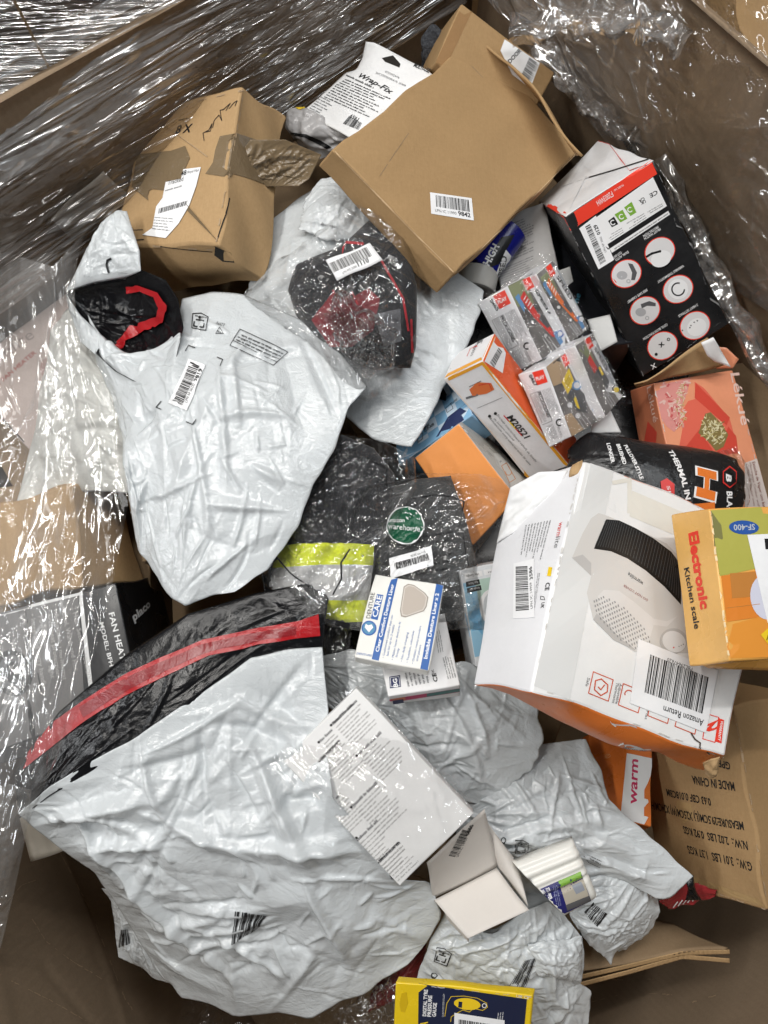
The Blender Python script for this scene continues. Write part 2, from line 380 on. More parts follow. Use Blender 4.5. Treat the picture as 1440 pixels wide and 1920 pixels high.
# ------------------------------------------------------------------ print: flat ink and paper lying on a body's surface
_TX = {}
def text_mesh(s, bold=0.0, shear=0.0):
    k = (s, bold, shear)
    if k in _TX: return _TX[k]
    cu = bpy.data.curves.new('t', 'FONT'); cu.body = s; cu.size = 1; cu.resolution_u = 2; cu.offset = bold; cu.shear = shear; cu.fill_mode = 'FRONT'
    o = bpy.data.objects.new('t', cu); COL.objects.link(o)
    me = bpy.data.meshes.new_from_object(o)
    v = np.array([x.co[:2] for x in me.vertices]); f = [tuple(p.vertices) for p in me.polygons]
    bpy.data.objects.remove(o); bpy.data.curves.remove(cu); bpy.data.meshes.remove(me)
    if len(v) == 0: v = np.zeros((1, 2))
    _TX[k] = (v, f); return _TX[k]
def worn(body, paths, mat, w=1.2, seed=1, cover=.55):
    """rubbed-through patches along a carton's edges"""
    i = Ink(body, 'worn_edge', .0006); g = random.Random(seed)
    for path in paths:
        p = np.array(path, float); s_ = np.r_[0, np.cumsum(np.hypot(*np.diff(p, axis=0).T))]; t = 0
        while t < s_[-1]:
            l = g.uniform(3, 16); e = min(t + l, s_[-1])
            if g.random() < cover: i.line([tuple(np.interp(q, s_, p[:, k]) + g.uniform(-.7, .7) for k in (0, 1)) for q in (t, (t + e) / 2, e)], w * g.uniform(.5, 1.5), mat, 3)
            t = e + g.uniform(1, 8)
    return i.done()
class Ink:
    def __init__(s, body, name='lettering', off=.00035, step=.00012):
        s.body = body; s.name = name; s.off = off; s.step = step
        bm = bmesh.new(); bm.from_mesh(body.data); s.bvh = BVHTree.FromBMesh(bm); bm.free()
        s.V, s.F, s.M, s.mats = [], [], [], []; s.rnd = random.Random(hash(name + body.name) % 9999 if False else len(body.data.vertices))
    def mi(s, m):
        if m not in s.mats: s.mats.append(m)
        return s.mats.index(m)
    def cast(s, p):
        d = ray(*p); h, n, i, t = s.bvh.ray_cast(Vector(CAM), Vector(d))
        if h is None:
            dep = s.last if hasattr(s, 'last') else .9
            h, n, i, t = s.bvh.find_nearest(Vector(CAM + d * dep))
        else: s.last = t
        if n.dot(Vector(d)) > 0: n = -n
        return np.array(h), np.array(n)
    def put(s, V, F, m):
        o = len(s.V); s.V += list(V); k = s.mi(m)
        for f in F: s.F.append(tuple(o + i for i in f)); s.M.append(k)
    def quad(s, q, m, lay=0, nx=1, ny=1):
        q = np.asarray(q, float); V = []; E = s.el
        nx = max(nx, math.ceil(max(np.hypot(*(q[1] - q[0])), np.hypot(*(q[2] - q[3]))) / E)); ny = max(ny, math.ceil(max(np.hypot(*(q[3] - q[0])), np.hypot(*(q[2] - q[1]))) / E))
        for j in range(ny + 1):
            for i in range(nx + 1):
                a, b = i / nx, j / ny
                p = q[0] * (1 - a) * (1 - b) + q[1] * a * (1 - b) + q[2] * a * b + q[3] * (1 - a) * b
                h, n = s.cast(p); V.append(h + n * (s.off + lay * s.step))
        s.put(V, grid_faces(ny + 1, nx + 1, 0, True), m)
    el = 24
    def poly(s, pts, m, lay=0):
        p_ = np.asarray(pts, float)
        if max(np.ptp(p_[:, 0]), np.ptp(p_[:, 1])) > s.el * 1.3: return s.fine(pts, m, lay, s.el)
        V = []
        for p in pts:
            h, n = s.cast(p); V.append(h + n * (s.off + lay * s.step))
        tri = tessellate_polygon([[Vector((p[0], p[1], 0)) for p in pts]])
        s.put(V, tri, m)
    def fine(s, pts, m, lay=0, el=8):
        """polygon split small enough to follow a crumpled surface"""
        bm = bmesh.new(); vs = [bm.verts.new((p[0], p[1], 0)) for p in pts]; bm.faces.new(vs); bmesh.ops.triangulate(bm, faces=bm.faces)
        for _ in range(6):
            lg = [e for e in bm.edges if e.calc_length() > el]
            if not lg: break
            bmesh.ops.subdivide_edges(bm, edges=lg, cuts=1); bmesh.ops.triangulate(bm, faces=[f for f in bm.faces if len(f.verts) > 3])
        bm.verts.index_update(); V = []
        for v in bm.verts:
            h, n = s.cast((v.co.x, v.co.y)); V.append(h + n * (s.off + lay * s.step))
        s.put(V, [[v.index for v in f.verts] for f in bm.faces], m); bm.free()
    def disc(s, c, r, m, lay=0, n=28, r2=None, ang=0, a0=0, a1=360, inner=None):
        """ellipse with half-axes r (along ang) and r2, in photo points; inner: ring"""
        r2 = r if r2 is None else r2; ca, sa = math.cos(R(ang)), math.sin(R(ang))
        def pt(t, k): x, y = r * k * math.cos(t), r2 * k * math.sin(t); return (c[0] + x * ca - y * sa, c[1] + x * sa + y * ca)
        full = a1 - a0 >= 360; T = [R(a0 + (a1 - a0) * i / n) for i in range(n if full and not inner else n + 1)]
        if inner is None: s.poly([pt(t, 1) for t in T], m, lay)
        else:
            for a, b in zip(T[:-1], T[1:]): s.quad([pt(a, 1), pt(b, 1), pt(b, inner), pt(a, inner)], m, lay)
    def line(s, pts, w, m, lay=0, seg=1):
        for a, b in zip(pts[:-1], pts[1:]):
            a = np.asarray(a, float); b = np.asarray(b, float); d = b - a; l = np.hypot(*d)
            if l < 1e-6: continue
            t = np.array((-d[1], d[0])) / l * w / 2; e = d / l * w * .3
            s.quad([a - t - e, b - t + e, b + t + e, a + t - e], m, lay, max(1, int(l / 8)) if seg != 1 else 1, 1)
    def box(s, q, w, m, lay=0): s.line(list(q) + [q[0]], w, m, lay)
    def text(s, t, p0, p1, h, m, lay=1, bold=0.0, shear=0.0, up=None):
        """letters h photo points tall from p0 to p1 along the baseline, on the plane of the surface there"""
        v, f = text_mesh(t, bold, shear)
        if not f: return
        p0, p1 = np.asarray(p0, float), np.asarray(p1, float)
        A, n0 = s.cast(p0); B, n1 = s.cast(p1); C, n2 = s.cast((p0 + p1) / 2); n = n0 + n1 + n2; n /= np.linalg.norm(n)
        b = B - A; L = np.linalg.norm(b); uu = np.cross(n, b / L); uu /= np.linalg.norm(uu)
        e = np.linalg.norm(proj(C + uu * .01) - proj(C)) / .01
        if up is not None: pass
        x0, x1 = v[:, 0].min(), v[:, 0].max(); sc = h / e / .72
        P = A + np.outer((v[:, 0] - x0) / max(1e-6, x1 - x0), b) + np.outer(v[:, 1] * sc, uu)
        out = []; nv = Vector(n)
        for q in P:
            hh, nn, i, d = s.bvh.ray_cast(Vector(q + n * .02), -nv, .05)
            q2 = np.array(hh) if hh is not None else q
            out.append(q2 + n * (s.off + lay * s.step))
        s.put(out, f, m)
    def barcode(s, q, m, lay=1, bars=34, seed=3, ny=1):
        """bars spread from q[0] to q[1]; q[3]-q[0] is the bar length"""
        g = random.Random(seed); q = np.asarray(q, float); x = 0; W = []
        while len(W) < bars: W.append((g.choice((1, 1, 2, 3)), g.choice((1, 1, 1.6, 2.4))))
        tot = sum(a + b for a, b in W) - W[-1][1]
        for a, b in W:
            t0, t1 = x / tot, (x + a) / tot; x += a + b
            s.quad([q[0] + (q[1] - q[0]) * t0, q[0] + (q[1] - q[0]) * t1, q[3] + (q[2] - q[3]) * t1, q[3] + (q[2] - q[3]) * t0], m, lay, 1, ny)
    def greek(s, q, rows, m, lay=1, fill=.5, ragged=.35, seed=1, cw=None):
        """lines of print too small to read: rows run from q[0] to q[1], first row at q[3]"""
        g = random.Random(seed); q = np.asarray(q, float); L = np.hypot(*(q[1] - q[0])); H = np.hypot(*(q[3] - q[0])) / rows; cw = cw or max(1.2, H * fill * .62)
        P = lambda a, b: q[0] * (1 - a) * (1 - b) + q[1] * a * (1 - b) + q[2] * a * b + q[3] * (1 - a) * b
        for r in range(rows):
            b1 = 1 - (r + .12) / rows; b0 = b1 - fill / rows; x = 0; end = L * (1 - ragged * g.random())
            while x < end:
                w = cw * g.randint(2, 8)
                w = min(w, L - x); k = max(1, int(w / cw))
                for i in range(k):
                    a0, a1 = (x + w * i / k) / L, (x + w * (i + .66) / k) / L; hh = g.choice((.72, .72, 1.0))
                    s.quad([P(a0, b0), P(a1, b0), P(a1, b0 + (b1 - b0) * hh), P(a0, b0 + (b1 - b0) * hh)], m, lay)
                x += w + cw * .9
    def done(s, name=None, label=None):
        if not s.F: return None
        o = mesh_obj(name or s.name, s.V, s.F, s.mats, s.M, s.body)
        if label: o['label'] = label
        if o.name.split('.')[0] in ('lettering', 'print', 'printed_outline', 'lid_crease', 'red_piping', 'black_tape', 'parcel_tape', 'hi_vis_band', 'inner_flap', 'tear', 'worn_edge'): o['kind'] = 'stuff'
        return o
def sticker(body, q, name='barcode_label', lpn=None, num=None, seed=1, nx=8, ny=4, bar=(.08, .38, .92, .92), lift=.0006, bars=30, code_left=True, step=.00012):
    """white barcode label; q = corners in reading order: lower left, lower right, upper right, upper left"""
    s = Ink(body, name, lift, step); q = np.asarray(q, float); P = lambda a, b: q[0] * (1 - a) * (1 - b) + q[1] * a * (1 - b) + q[2] * a * b + q[3] * (1 - a) * b
    s.quad(q, LABEL(), 0, nx, ny)
    x0, y0, x1, y1 = bar
    s.barcode([P(x0, y0), P(x1, y0), P(x1, y1), P(x0, y1)], BLACKI(), 1, bars, seed, max(1, ny // 2))
    H = np.hypot(*(q[3] - q[0]))
    if lpn: s.text(lpn, P(.10, .13), P(.60, .13), H * .14, BLACKI(), 1)
    if num: s.text(num, P(.64, .12), P(.93, .12), H * .21, BLACKI(), 1, .025)
    return s
# ================================================================== the setting: floor, pallet carton, neighbours
A_ = np.array((.8, .6, 0)); B_ = np.array((-.6, .8, 0)); UPV = np.array((0, 0, 1.0))
def ab(a, b, z): return A_ * a + B_ * b + UPV * z
RIM = .25; FLOORZ = -.80
m, t, b = nt('warehouse_concrete'); g = t.nodes.new('ShaderNodeTexCoord').outputs['Object']
t.links.new(ramp(t, noise(t, g, 5, 8, .65), [(.3, (.05, .055, .052)), (.7, (.11, .115, .11))]), b.inputs['Base Color']); b.inputs['Roughness'].default_value = .6
bump(t, b, noise(t, g, 60, 5), .2)
fl = mesh_obj('floor', [(-8, -8, FLOORZ - .15), (8, -8, FLOORZ - .15), (8, 8, FLOORZ - .15), (-8, 8, FLOORZ - .15)], [(0, 1, 2, 3)], [m]); prop(fl, 'dark concrete warehouse floor', kind='structure')

pal = bpy.data.objects.new('pallet_carton', None); COL.objects.link(pal)
prop(pal, 'huge open brown pallet carton holding the whole heap of returns', 'carton')
def wall_panel(p0, p1, z0, z1, seed, mat, name='wall', parent=pal, th=.010, amp=.006, n=70, ridges=()):
    wb = Wob(amp, seed, .25, .7); V, F = [], []
    for s_ in (0, 1):
        for i in range(n + 1):
            for j in range(n + 1):
                P = p0 * (1 - j / n) + p1 * (j / n); d = p1 - p0; nn = np.cross(d, UPV); nn /= np.linalg.norm(nn)
                q = wb(np.array((P[0], P[1], z0 + (z1 - z0) * i / n))) - nn * th * s_
                for (a0, h0, a1, h1, w_, k_) in ridges:          # old fold lines in the board
                    u_, v_ = j / n * np.linalg.norm(d), z0 + (z1 - z0) * i / n; e1 = np.array((a1 - a0, h1 - h0)); l_ = np.linalg.norm(e1); e1 /= l_; r_ = np.array((u_ - a0, v_ - h0)); t_ = r_ @ e1; dd = abs(r_[0] * -e1[1] + r_[1] * e1[0])
                    if 0 < t_ < l_ and dd < w_: q = q + nn * k_ * (1 - dd / w_)
                V.append(q)
    F += grid_faces(n + 1, n + 1, 0); F += grid_faces(n + 1, n + 1, (n + 1) ** 2, True); o2 = (n + 1) ** 2; w = n + 1
    for k in range(n):
        F.append((n * w + k, n * w + k + 1, o2 + n * w + k + 1, o2 + n * w + k)); F.append((k, k + 1, o2 + k + 1, o2 + k))
        F.append((k * w, (k + 1) * w, o2 + (k + 1) * w, o2 + k * w)); F.append((k * w + n, (k + 1) * w + n, o2 + (k + 1) * w + n, o2 + k * w + n))
    o = mesh_obj(name, V, F, [mat], None, parent, True)
    return o
aL, aR, bN, bB = -.56, .755, -.58, .775
wall_panel(ab(aL, bB, 0), ab(aR, bB, 0), FLOORZ, RIM, 1, K_WALL())
wall_panel(ab(aR, bB, 0), ab(aR, bN, 0), FLOORZ, RIM + .01, 2, K_WALL())
NWALL = wall_panel(ab(aR, bN, 0), ab(aL, bN, 0), FLOORZ, .16, 3, K_WALL())
LWALL = wall_panel(ab(aL, bN, 0), ab(aL, bB, 0), FLOORZ, .14, 4, K_WALL(), n=110, ridges=((.05, -.1, .75, -.45, .014, .0022), (.2, .1, .55, -.7, .014, -.0025), (.35, .05, .95, -.3, .013, .002), (.0, -.35, .6, -.2, .013, -.002)))
mesh_obj('base_panel', [ab(aL, bN, FLOORZ + .01), ab(aR, bN, FLOORZ + .01), ab(aR, bB, FLOORZ + .01), ab(aL, bB, FLOORZ + .01)], [(0, 1, 2, 3)], [K_DARK()], None, pal)

# neighbouring wrapped cartons
def hexa(x0, x1, y0, y1, z0, z1, rz=0, c=(0, 0)):
    P = np.array([(x0, y0, z1), (x1, y0, z1), (x1, y1, z1), (x0, y1, z1), (x0, y0, z0), (x1, y0, z0), (x1, y1, z0), (x0, y1, z0)], float)
    Rm = np.array(((math.cos(rz), -math.sin(rz)), (math.sin(rz), math.cos(rz)))); P[:, :2] = P[:, :2] @ Rm.T + np.array(c); return P
K_NB = kraft('pinkish_kraft_board', (.46, .30, .22), (.36, .23, .16))
nb = carton('neighbour_carton', 'tall brown carton tightly wrapped in glossy stretch film beyond the back wall', 'carton',
            hexa(-1.5, -.09, 0, 1.0, FLOORZ - .14, 1.1, R(3), (0, .985)), {}, K_NB, .006, 4, n=14, bev=.01)
Xf = crumple(lambda nu, nv: pillow(coons(*[np.array(q) for q in (
    [(-1.5, .895, .9), (-.6, .940, .9), (-.085, .968, .9)], [(-.085, .968, .9), (-.085, .968, -.5)], [(-1.5, .895, -.5), (-.6, .945, -.5), (-.085, .968, -.5)], [(-1.5, .895, .9), (-1.5, .895, -.5)])], nu, nv), .004, up=(0, -1, 0)),
    21, (.002, .05), (20, 70, 200), amp=.012, fold=(30, .2, .016), ang=.05, spread=.12, fine=.35)
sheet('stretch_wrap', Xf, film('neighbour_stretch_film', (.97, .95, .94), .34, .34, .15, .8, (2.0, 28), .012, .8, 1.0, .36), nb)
mesh_obj('panel_joint', [(-.50, .925 + .008, 1.09), (-.496, .925 + .008, 1.09), (-.496, .925 + .008, -.6), (-.50, .925 + .008, -.6)], [(0, 1, 2, 3)], [K_DARK()], None, nb)
nb2 = carton('neighbour_carton', 'film wrapped brown carton beyond the right rim, torn speckled edge', 'carton',
             hexa(.83, 1.12, .12, 1.2, FLOORZ - .14, .06, math.atan2(.6, .8), (0, 0)), {}, K_BROWN(), .006, 9, n=12, bev=.006)
Xf = crumple(lambda nu, nv: coons(side([(1290, -60), (1380, -40)], [.10, .06]), side([(1380, -40), (1400, 60), (1440, 180)], [.06, .05, .06]), side([(1330, 60), (1440, 200)], [.12, .09]), side([(1290, -60), (1330, 60)], [.10, .12]), nu, nv), 22, (.08, .03), (20, 60, 110), amp=.005)
sheet('stretch_wrap', Xf, film('corner_stretch_film', (.92, .91, .90), .05, .2, .14, .9, (40, 6), .008, .6), nb2)

# ------------------------------------------------------------------ stretch film lining the pallet carton's walls
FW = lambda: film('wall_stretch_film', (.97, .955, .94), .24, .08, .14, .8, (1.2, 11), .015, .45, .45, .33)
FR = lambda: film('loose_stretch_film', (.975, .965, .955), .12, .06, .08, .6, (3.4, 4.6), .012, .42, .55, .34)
def wl(a, b, z, off=.012): return ab(a, b, z)
def back_film(nu, nv):
    top = [ab(-.62, bB + .02, RIM + .015), ab(-.2, bB + .02, RIM + .018), ab(.3, bB + .015, RIM + .02), ab(.76, bB - .01, RIM + .02)]
    bot = [ab(-.62, bB - .05, -.05), ab(-.2, bB - .035, .0), ab(.25, bB - .04, .04), ab(.70, bB - .04, .06)]
    S = coons(np.array(top), np.array([top[-1], ab(.73, bB - .03, .15), bot[-1]]), np.array(bot), np.array([top[0], bot[0]]), nu, nv)
    v = np.linspace(0, 1, nv)[:, None, None]
    n = -B_ * (.008 * np.sin(math.pi * v)); roll = np.exp(-(v / .06) ** 2)
    return S + n + UPV * .012 * roll
X = crumple(back_film, 31, (.012, .05), (30, 90, 240), amp=.009, pin=False, fold=(34, .28, .026), ang=.22, spread=.12, fine=.12)
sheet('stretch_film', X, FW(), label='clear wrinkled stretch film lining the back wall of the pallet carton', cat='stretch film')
def right_film(nu, nv):
    top = [ab(aR + .015, .80, RIM + .02), ab(aR + .02, .45, RIM + .03), ab(aR + .02, .05, RIM + .03), ab(aR + .02, -.35, RIM + .02)]
    bot = [ab(aR - .055, .735, .10), ab(aR - .05, .55, .075), ab(aR - .04, .36, .035), ab(aR - .02, .16, .0), ab(aR - .01, .0, .04), ab(aR, -.35, .06)]
    S = coons(np.array(top), np.array([top[-1], bot[-1]]), np.array(bot), np.array([top[0], bot[0]]), nu, nv)
    v = np.linspace(0, 1, nv)[:, None, None]
    return S - A_ * (.018 * np.sin(math.pi * v)) + UPV * .012 * np.exp(-(v / .06) ** 2)
X = crumple(right_film, 33, (.05, .035), (26, 80, 220), amp=.016, pin=False, fold=(26, .12, .022), ang=.9, spread=.6, fine=.25)
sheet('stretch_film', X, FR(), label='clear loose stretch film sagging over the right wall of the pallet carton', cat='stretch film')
# bunched film at the corner
def rope(pts, r, n=120, k=18, seed=1, tw=5):
    P = polyline(np.array(pts), n); g = np.random.default_rng(seed); T = np.gradient(P, axis=0); T /= np.linalg.norm(T, axis=1)[:, None]
    U = np.cross(T, UPV); U /= np.linalg.norm(U, axis=1)[:, None]; W = np.cross(T, U); X = np.zeros((n, k, 3))
    ph = g.uniform(0, 6.28, 6)
    for j in range(k):
        a = 2 * math.pi * j / (k - 1)
        s_ = np.linspace(0, 1, n); rr = r * (1 + .35 * np.sin(4 * a + tw * s_ * 6 + ph[0]) + .25 * np.sin(7 * a - 9 * s_ + ph[1]) + .3 * np.sin(30 * s_ + ph[2] + a))
        X[:, j] = P + (U * math.cos(a) + W * math.sin(a)) * rr[:, None]
    return X
X = rope([at(1005, 85, .10), at(1060, 150, .09), at(1120, 210, .07), at(1190, 265, .05), at(1240, 300, .03)], .010, seed=4)
bf = sheet('stretch_film', X, FR(), label='twisted rope of bunched clear film below the upper right wall', cat='stretch film')
X = rope([at(960, 60, .16), at(1080, 35, .19), at(1200, 40, .22), at(1280, 70, .24)], .014, seed=6, tw=3)
bf = sheet('stretch_film', X, FR(), label='gathered clear film running along the top corner of the pallet carton', cat='stretch film')
X = rope([at(1240, 300, .05), at(1300, 430, .04), at(1365, 560, .02), at(1440, 700, -.01), at(1480, 760, -.03)], .011, seed=8, tw=4)
bf = sheet('stretch_film', X, FR(), label='bunched lower hem of clear film beside the black heater carton', cat='stretch film')

PALEC = kraft('scuffed_board', (.46, .34, .22), (.36, .25, .15))
worn(LWALL, [[(112, 1600), (165, 1700), (205, 1800), (233, 1873), (262, 1915)], [(60, 1725), (85, 1765), (130, 1800), (200, 1842)], [(20, 1840), (100, 1880), (160, 1915)], [(5, 1700), (40, 1660), (70, 1650)]], PALEC, 1.3, 3, .7)
worn(NWALL, [[(1150, 1838), (1240, 1836)], [(1110, 1880), (1180, 1862), (1260, 1866)], [(1300, 1880), (1400, 1850)]], PALEC, 1.3, 4, .5)
# ================================================================== cartons and packs
BK, WI, GI, RI = BLACKI(), WHITEI(), GREYI(), REDI()
ORANGE = lambda: board('orange_card', (.72, .20, .035), .36, .05)
TAPE = lambda: poly('brown_parcel_tape', (.20, .145, .085), .2, .25)
BLUEI = lambda: ink('blue_ink', (.02, .085, .33), .4)
GREEN = lambda: ink('green_ink', (.20, .40, .05), .4)
YEL = lambda: ink('yellow_ink', (.80, .55, .02), .4)
CREAM = lambda: ink('cream_ink', (.66, .64, .60), .45)

# ---- battered brown box with parcel tape
P = fit_box([(206, 458), (402, 467), (457, 167), (270, 214)], {1: (494, 532), 2: (540, 212), 0: (285, 552)}, z=.11, d=.09)
bx = carton('battered_box', 'battered brown box with torn parcel tape and a white postage label', 'box', P, {}, K_PALE(), .0038, 5, .004, 16, .003)
i = Ink(bx, 'tear', .0006); GAP = ink('flap_gap', (.02, .018, .016), .9)
i.line([(430, 372), (424, 400), (414, 430), (404, 462)], 2.2, GAP, 0); i.poly([(404, 462), (432, 474), (440, 492), (418, 490), (402, 478)], GAP, 0); i.line([(216, 456), (240, 452), (270, 449)], 2, GAP, 0); i.line([(300, 462), (350, 468), (398, 472)], 1.4, GAP, 0); i.line([(336, 226), (352, 222)], 1.2, GAP, 0); i.done()
i = Ink(bx, 'lettering'); i.text('8 X', (328, 251), (357, 248), 17, BK, 1, .02)
for pts in ([(383, 264), (381, 250), (392, 244), (398, 232), (395, 246), (386, 248)], [(399, 240), (402, 226), (411, 216), (416, 226), (413, 207), (421, 205)], [(418, 207), (432, 194), (424, 208)], [(430, 204), (439, 193), (445, 189), (441, 199)],
            [(216, 446), (240, 432), (268, 431)], [(240, 424), (246, 440), (236, 441), (250, 428)]): i.line(pts, 1.3, BK, 1)
i.done()
i = Ink(bx, 'parcel_tape', .0008)
i.fine([(249, 291), (322, 283), (348, 274), (357, 297), (350, 312), (340, 335), (308, 357), (239, 350)], TAPE(), 0, 14)
i.fine([(413, 256), (445, 250), (449, 252), (437, 326), (432, 333), (386, 326), (400, 305), (404, 282)], TAPE(), 0, 14)
i.fine([(449, 252), (480, 262), (523, 275), (512, 352), (470, 336), (437, 326)], TAPE(), 0, 14)
i.done()
i = Ink(bx, 'postage_label', .0013); i.fine([(268, 441), (312, 447), (336, 420), (356, 386), (369, 350), (378, 314), (345, 318), (341, 336), (312, 342), (306, 372), (294, 388), (287, 428)], LABEL(), 0, 12)
i.text('48', (341, 331), (351, 328), 9, BK, 2, .02); i.text('Royal Mail', (353, 326), (374, 322), 5, GI, 2); i.text('Tracked', (316, 348), (345, 340), 8.5, BK, 2)
i.barcode([(298, 402), (350, 386), (353, 377), (300, 392)], BK, 2, 26, 4); i.greek([(310, 362), (345, 352), (347, 346), (312, 356)], 1, GI, 2)
i.greek([(286, 433), (318, 437), (330, 410), (292, 407)], 5, GI, 2, .35, .6); i.done()
X = crumple(lambda nu, nv: coons(side([(440, 300), (470, 262), (535, 262), (603, 290)], [.135, .15, .14, .11]), side([(603, 290), (580, 335), (560, 348)], [.11, .10, .10]), side([(448, 330), (500, 350), (560, 348)], [.115, .10, .10]), side([(440, 300), (448, 330)], [.135, .12]), nu, nv), 5, (.10, .10), (16, 34, 90), amp=.0045, fold=(16, .06, .016))
sheet('torn_flap', X, TAPE(), bx, solid=.0008)

# ---- plain carton with a barcode label
P = fit_box([(623, 283), (853, 515), (1085, 285), (890, 72)], {0: (600, 312), 1: (820, 552)}, z=.125, d=.05, tilt=2.5)
pc = carton('plain_carton', 'plain square brown carton with one small barcode label on its lid', 'carton', P, {}, K_BROWN(), .0012, 8, .002, 12, .0022)
s = sticker(pc, [(808, 401), (888, 414), (884, 372), (806, 361)], lpn='LPN IC 11990', num='9842', seed=5, bar=(.13, .36, .92, .9)); s.done()
i = Ink(pc, 'worn_edge', .0004); PALE_E = kraft('worn_kraft', (.55, .40, .24), (.45, .30, .16)); i.line([(628, 284), (700, 358), (780, 440), (850, 510)], 1.6, PALE_E, 0, 2); i.line([(858, 510), (960, 410), (1078, 290)], 1.3, PALE_E, 0, 2); i.done()
i = Ink(pc, 'lid_crease', .0002); i.line([(712, 330), (741, 286), (766, 250)], 1.4, K_DARK(), 0); i.line([(860, 100), (905, 145)], 1.2, K_DARK(), 0); i.done()
# open end flap standing beside the lid
Q = [at(905, 72, .155), at(960, 120, .16), at(1035, 205, .15), at(1092, 282, .135)]
def flap(pts_top, pts_bot, nu, nv): return coons(np.array(pts_top), np.array([pts_top[-1], pts_bot[-1]]), np.array(pts_bot), np.array([pts_top[0], pts_bot[0]]), nu, nv)
sheet('end_flap', Wob(.003, 5, .05, .15)(flap([at(905, 74, .128), at(960, 117, .130), at(1032, 214, .128), at(1089, 288, .12)], [at(904, 79, .08), at(962, 122, .08), at(1029, 214, .08), at(1085, 287, .08)], 20, 5)), K_BROWN(), pc, solid=.003)

# ---- carton behind with DOOR label
P = fit_box([(817, 117), (985, 240), (1040, 133), (867, 7)], {}, z=.115, d=.10)
dc = carton('label_carton', 'brown carton wedged in the top corner with an upright DOOR label', 'carton', P, {}, K_BROWN(), .0012, 12, .001, 10, .002)
i = Ink(dc, 'shipping_label', .0005); i.poly([(938, 95), (946, 74), (1012, 118), (994, 166), (960, 140)], LABEL(), 0)
i.text('DOOR', (956, 120), (978, 96), 8, BK, 1, .03); i.barcode([(978, 140), (992, 108), (1006, 118), (992, 151)], BK, 1, 22, 7); i.text('10221 3554', (995, 155), (1009, 122), 4, BK, 1); i.done()
i = Ink(dc, 'fold', .0003); i.poly([(867, 7), (818, 117), (836, 126), (885, 21)], kraft('darker_kraft_board', (.33, .19, .085), (.26, .15, .065)), 0); i.done()

# ---- bandage tape blister card
wf = bpy.data.objects.new('blister_card', None); COL.objects.link(wf); prop(wf, 'white hanging blister card of repair tape with black printed instructions', 'blister pack')
X = Wob(.002, 4, .05, .12)(coons(side([(686, 77), (700, 78), (800, 132), (812, 142)], [.10, .105, .11, .11]), side([(812, 142), (790, 190), (700, 265), (660, 262)], [.11, .10, .085, .075]), side([(570, 203), (600, 228), (660, 262)], [.07, .07, .075]), side([(686, 77), (680, 110), (668, 134), (648, 138), (570, 203)], [.10, .085, .078, .075, .07]), 40, 40))
wc = sheet('backing_card', X, WHITE(), wf, solid=.0008)
i = Ink(wc, 'lettering', .0004); i.poly([(716, 109), (737, 104), (751, 120), (749, 127), (722, 116)], ink('hang_hole', (.015, .012, .01), .9), 0)
i.text('MULTI-USE', (775, 125), (804, 137), 8, BK, 1, .03); i.text('0755339Q4196', (722, 136), (748, 148), 4, GI, 1); i.text('263CS7/075533924196  337459', (704, 138), (760, 163), 4, GI, 1)
i.text('Wrap-Fix', (672, 145), (734, 178), 10, BK, 1, .02, .35)
i.greek([(648, 143), (700, 168), (702, 162), (651, 139)], 1, BK, 1, .7, .2); i.greek([(628, 160), (712, 196), (735, 185), (650, 148)], 4, BK, 1, .5, .3, 3); i.greek([(606, 184), (700, 226), (716, 200), (630, 160)], 6, BK, 1, .5, .35, 4)
i.greek([(578, 205), (612, 222), (634, 196), (602, 180)], 6, GI, 1, .45, .5, 6); i.barcode([(643, 232), (672, 244), (679, 231), (655, 218)], BK, 1, 20, 9); i.text('1959', (674, 222), (659, 214), 7, BK, 1, .02); i.done()
X = crumple(lambda nu, nv: pillow(coons(side([(538, 205), (570, 200), (662, 262)], [.06, .06, .065]), side([(662, 262), (640, 285)], [.065, .04]), side([(535, 240), (570, 285), (600, 298), (640, 285)], [.04, .03, .03, .04]), side([(538, 205), (535, 240)], [.06, .04]), nu, nv), .012), 6, (.05, .05), (14, 30, 50))
bl = sheet('blister', X, poly('grey_blister', (.42, .41, .41), .2, .3), wf)
i = Ink(bl, 'black_tape', .0008); i.fine([(545, 248), (575, 252), (600, 262), (622, 276), (612, 279), (596, 270), (572, 258), (546, 253)], BK, 0, 6); i.fine([(548, 259), (558, 260), (558, 264), (549, 263)], BK, 0, 5); i.disc((562, 197), 9, YEL(), 0); i.text('tape', (557, 200), (568, 196), 4, BK, 1, .02); i.done()
# dark fleece lump beside it
X = crumple(lambda nu, nv: pillow(coons(side([(795, 88), (850, 75)], [.05, .06]), side([(850, 75), (845, 130)], [.06, .06]), side([(790, 125), (845, 130)], [.05, .06]), side([(795, 88), (790, 125)], [.05, .05]), nu, nv), .03), 7, (.1, .1), (12, 24, 40))
m, t, b = nt('charcoal_fleece'); g = t.nodes.new('ShaderNodeTexCoord').outputs['Object']; t.links.new(ramp(t, noise(t, g, 300, 5), [(.3, (.015, .016, .02)), (.7, (.07, .075, .085))]), b.inputs['Base Color']); b.inputs['Roughness'].default_value = 1; bump(t, b, noise(t, g, 400, 4), .8, .004); FLEECE = m
sheet('fleece_bundle', X, FLEECE, closed=.03, label='dark charcoal fleece peeping out behind the blister card', cat='clothing')

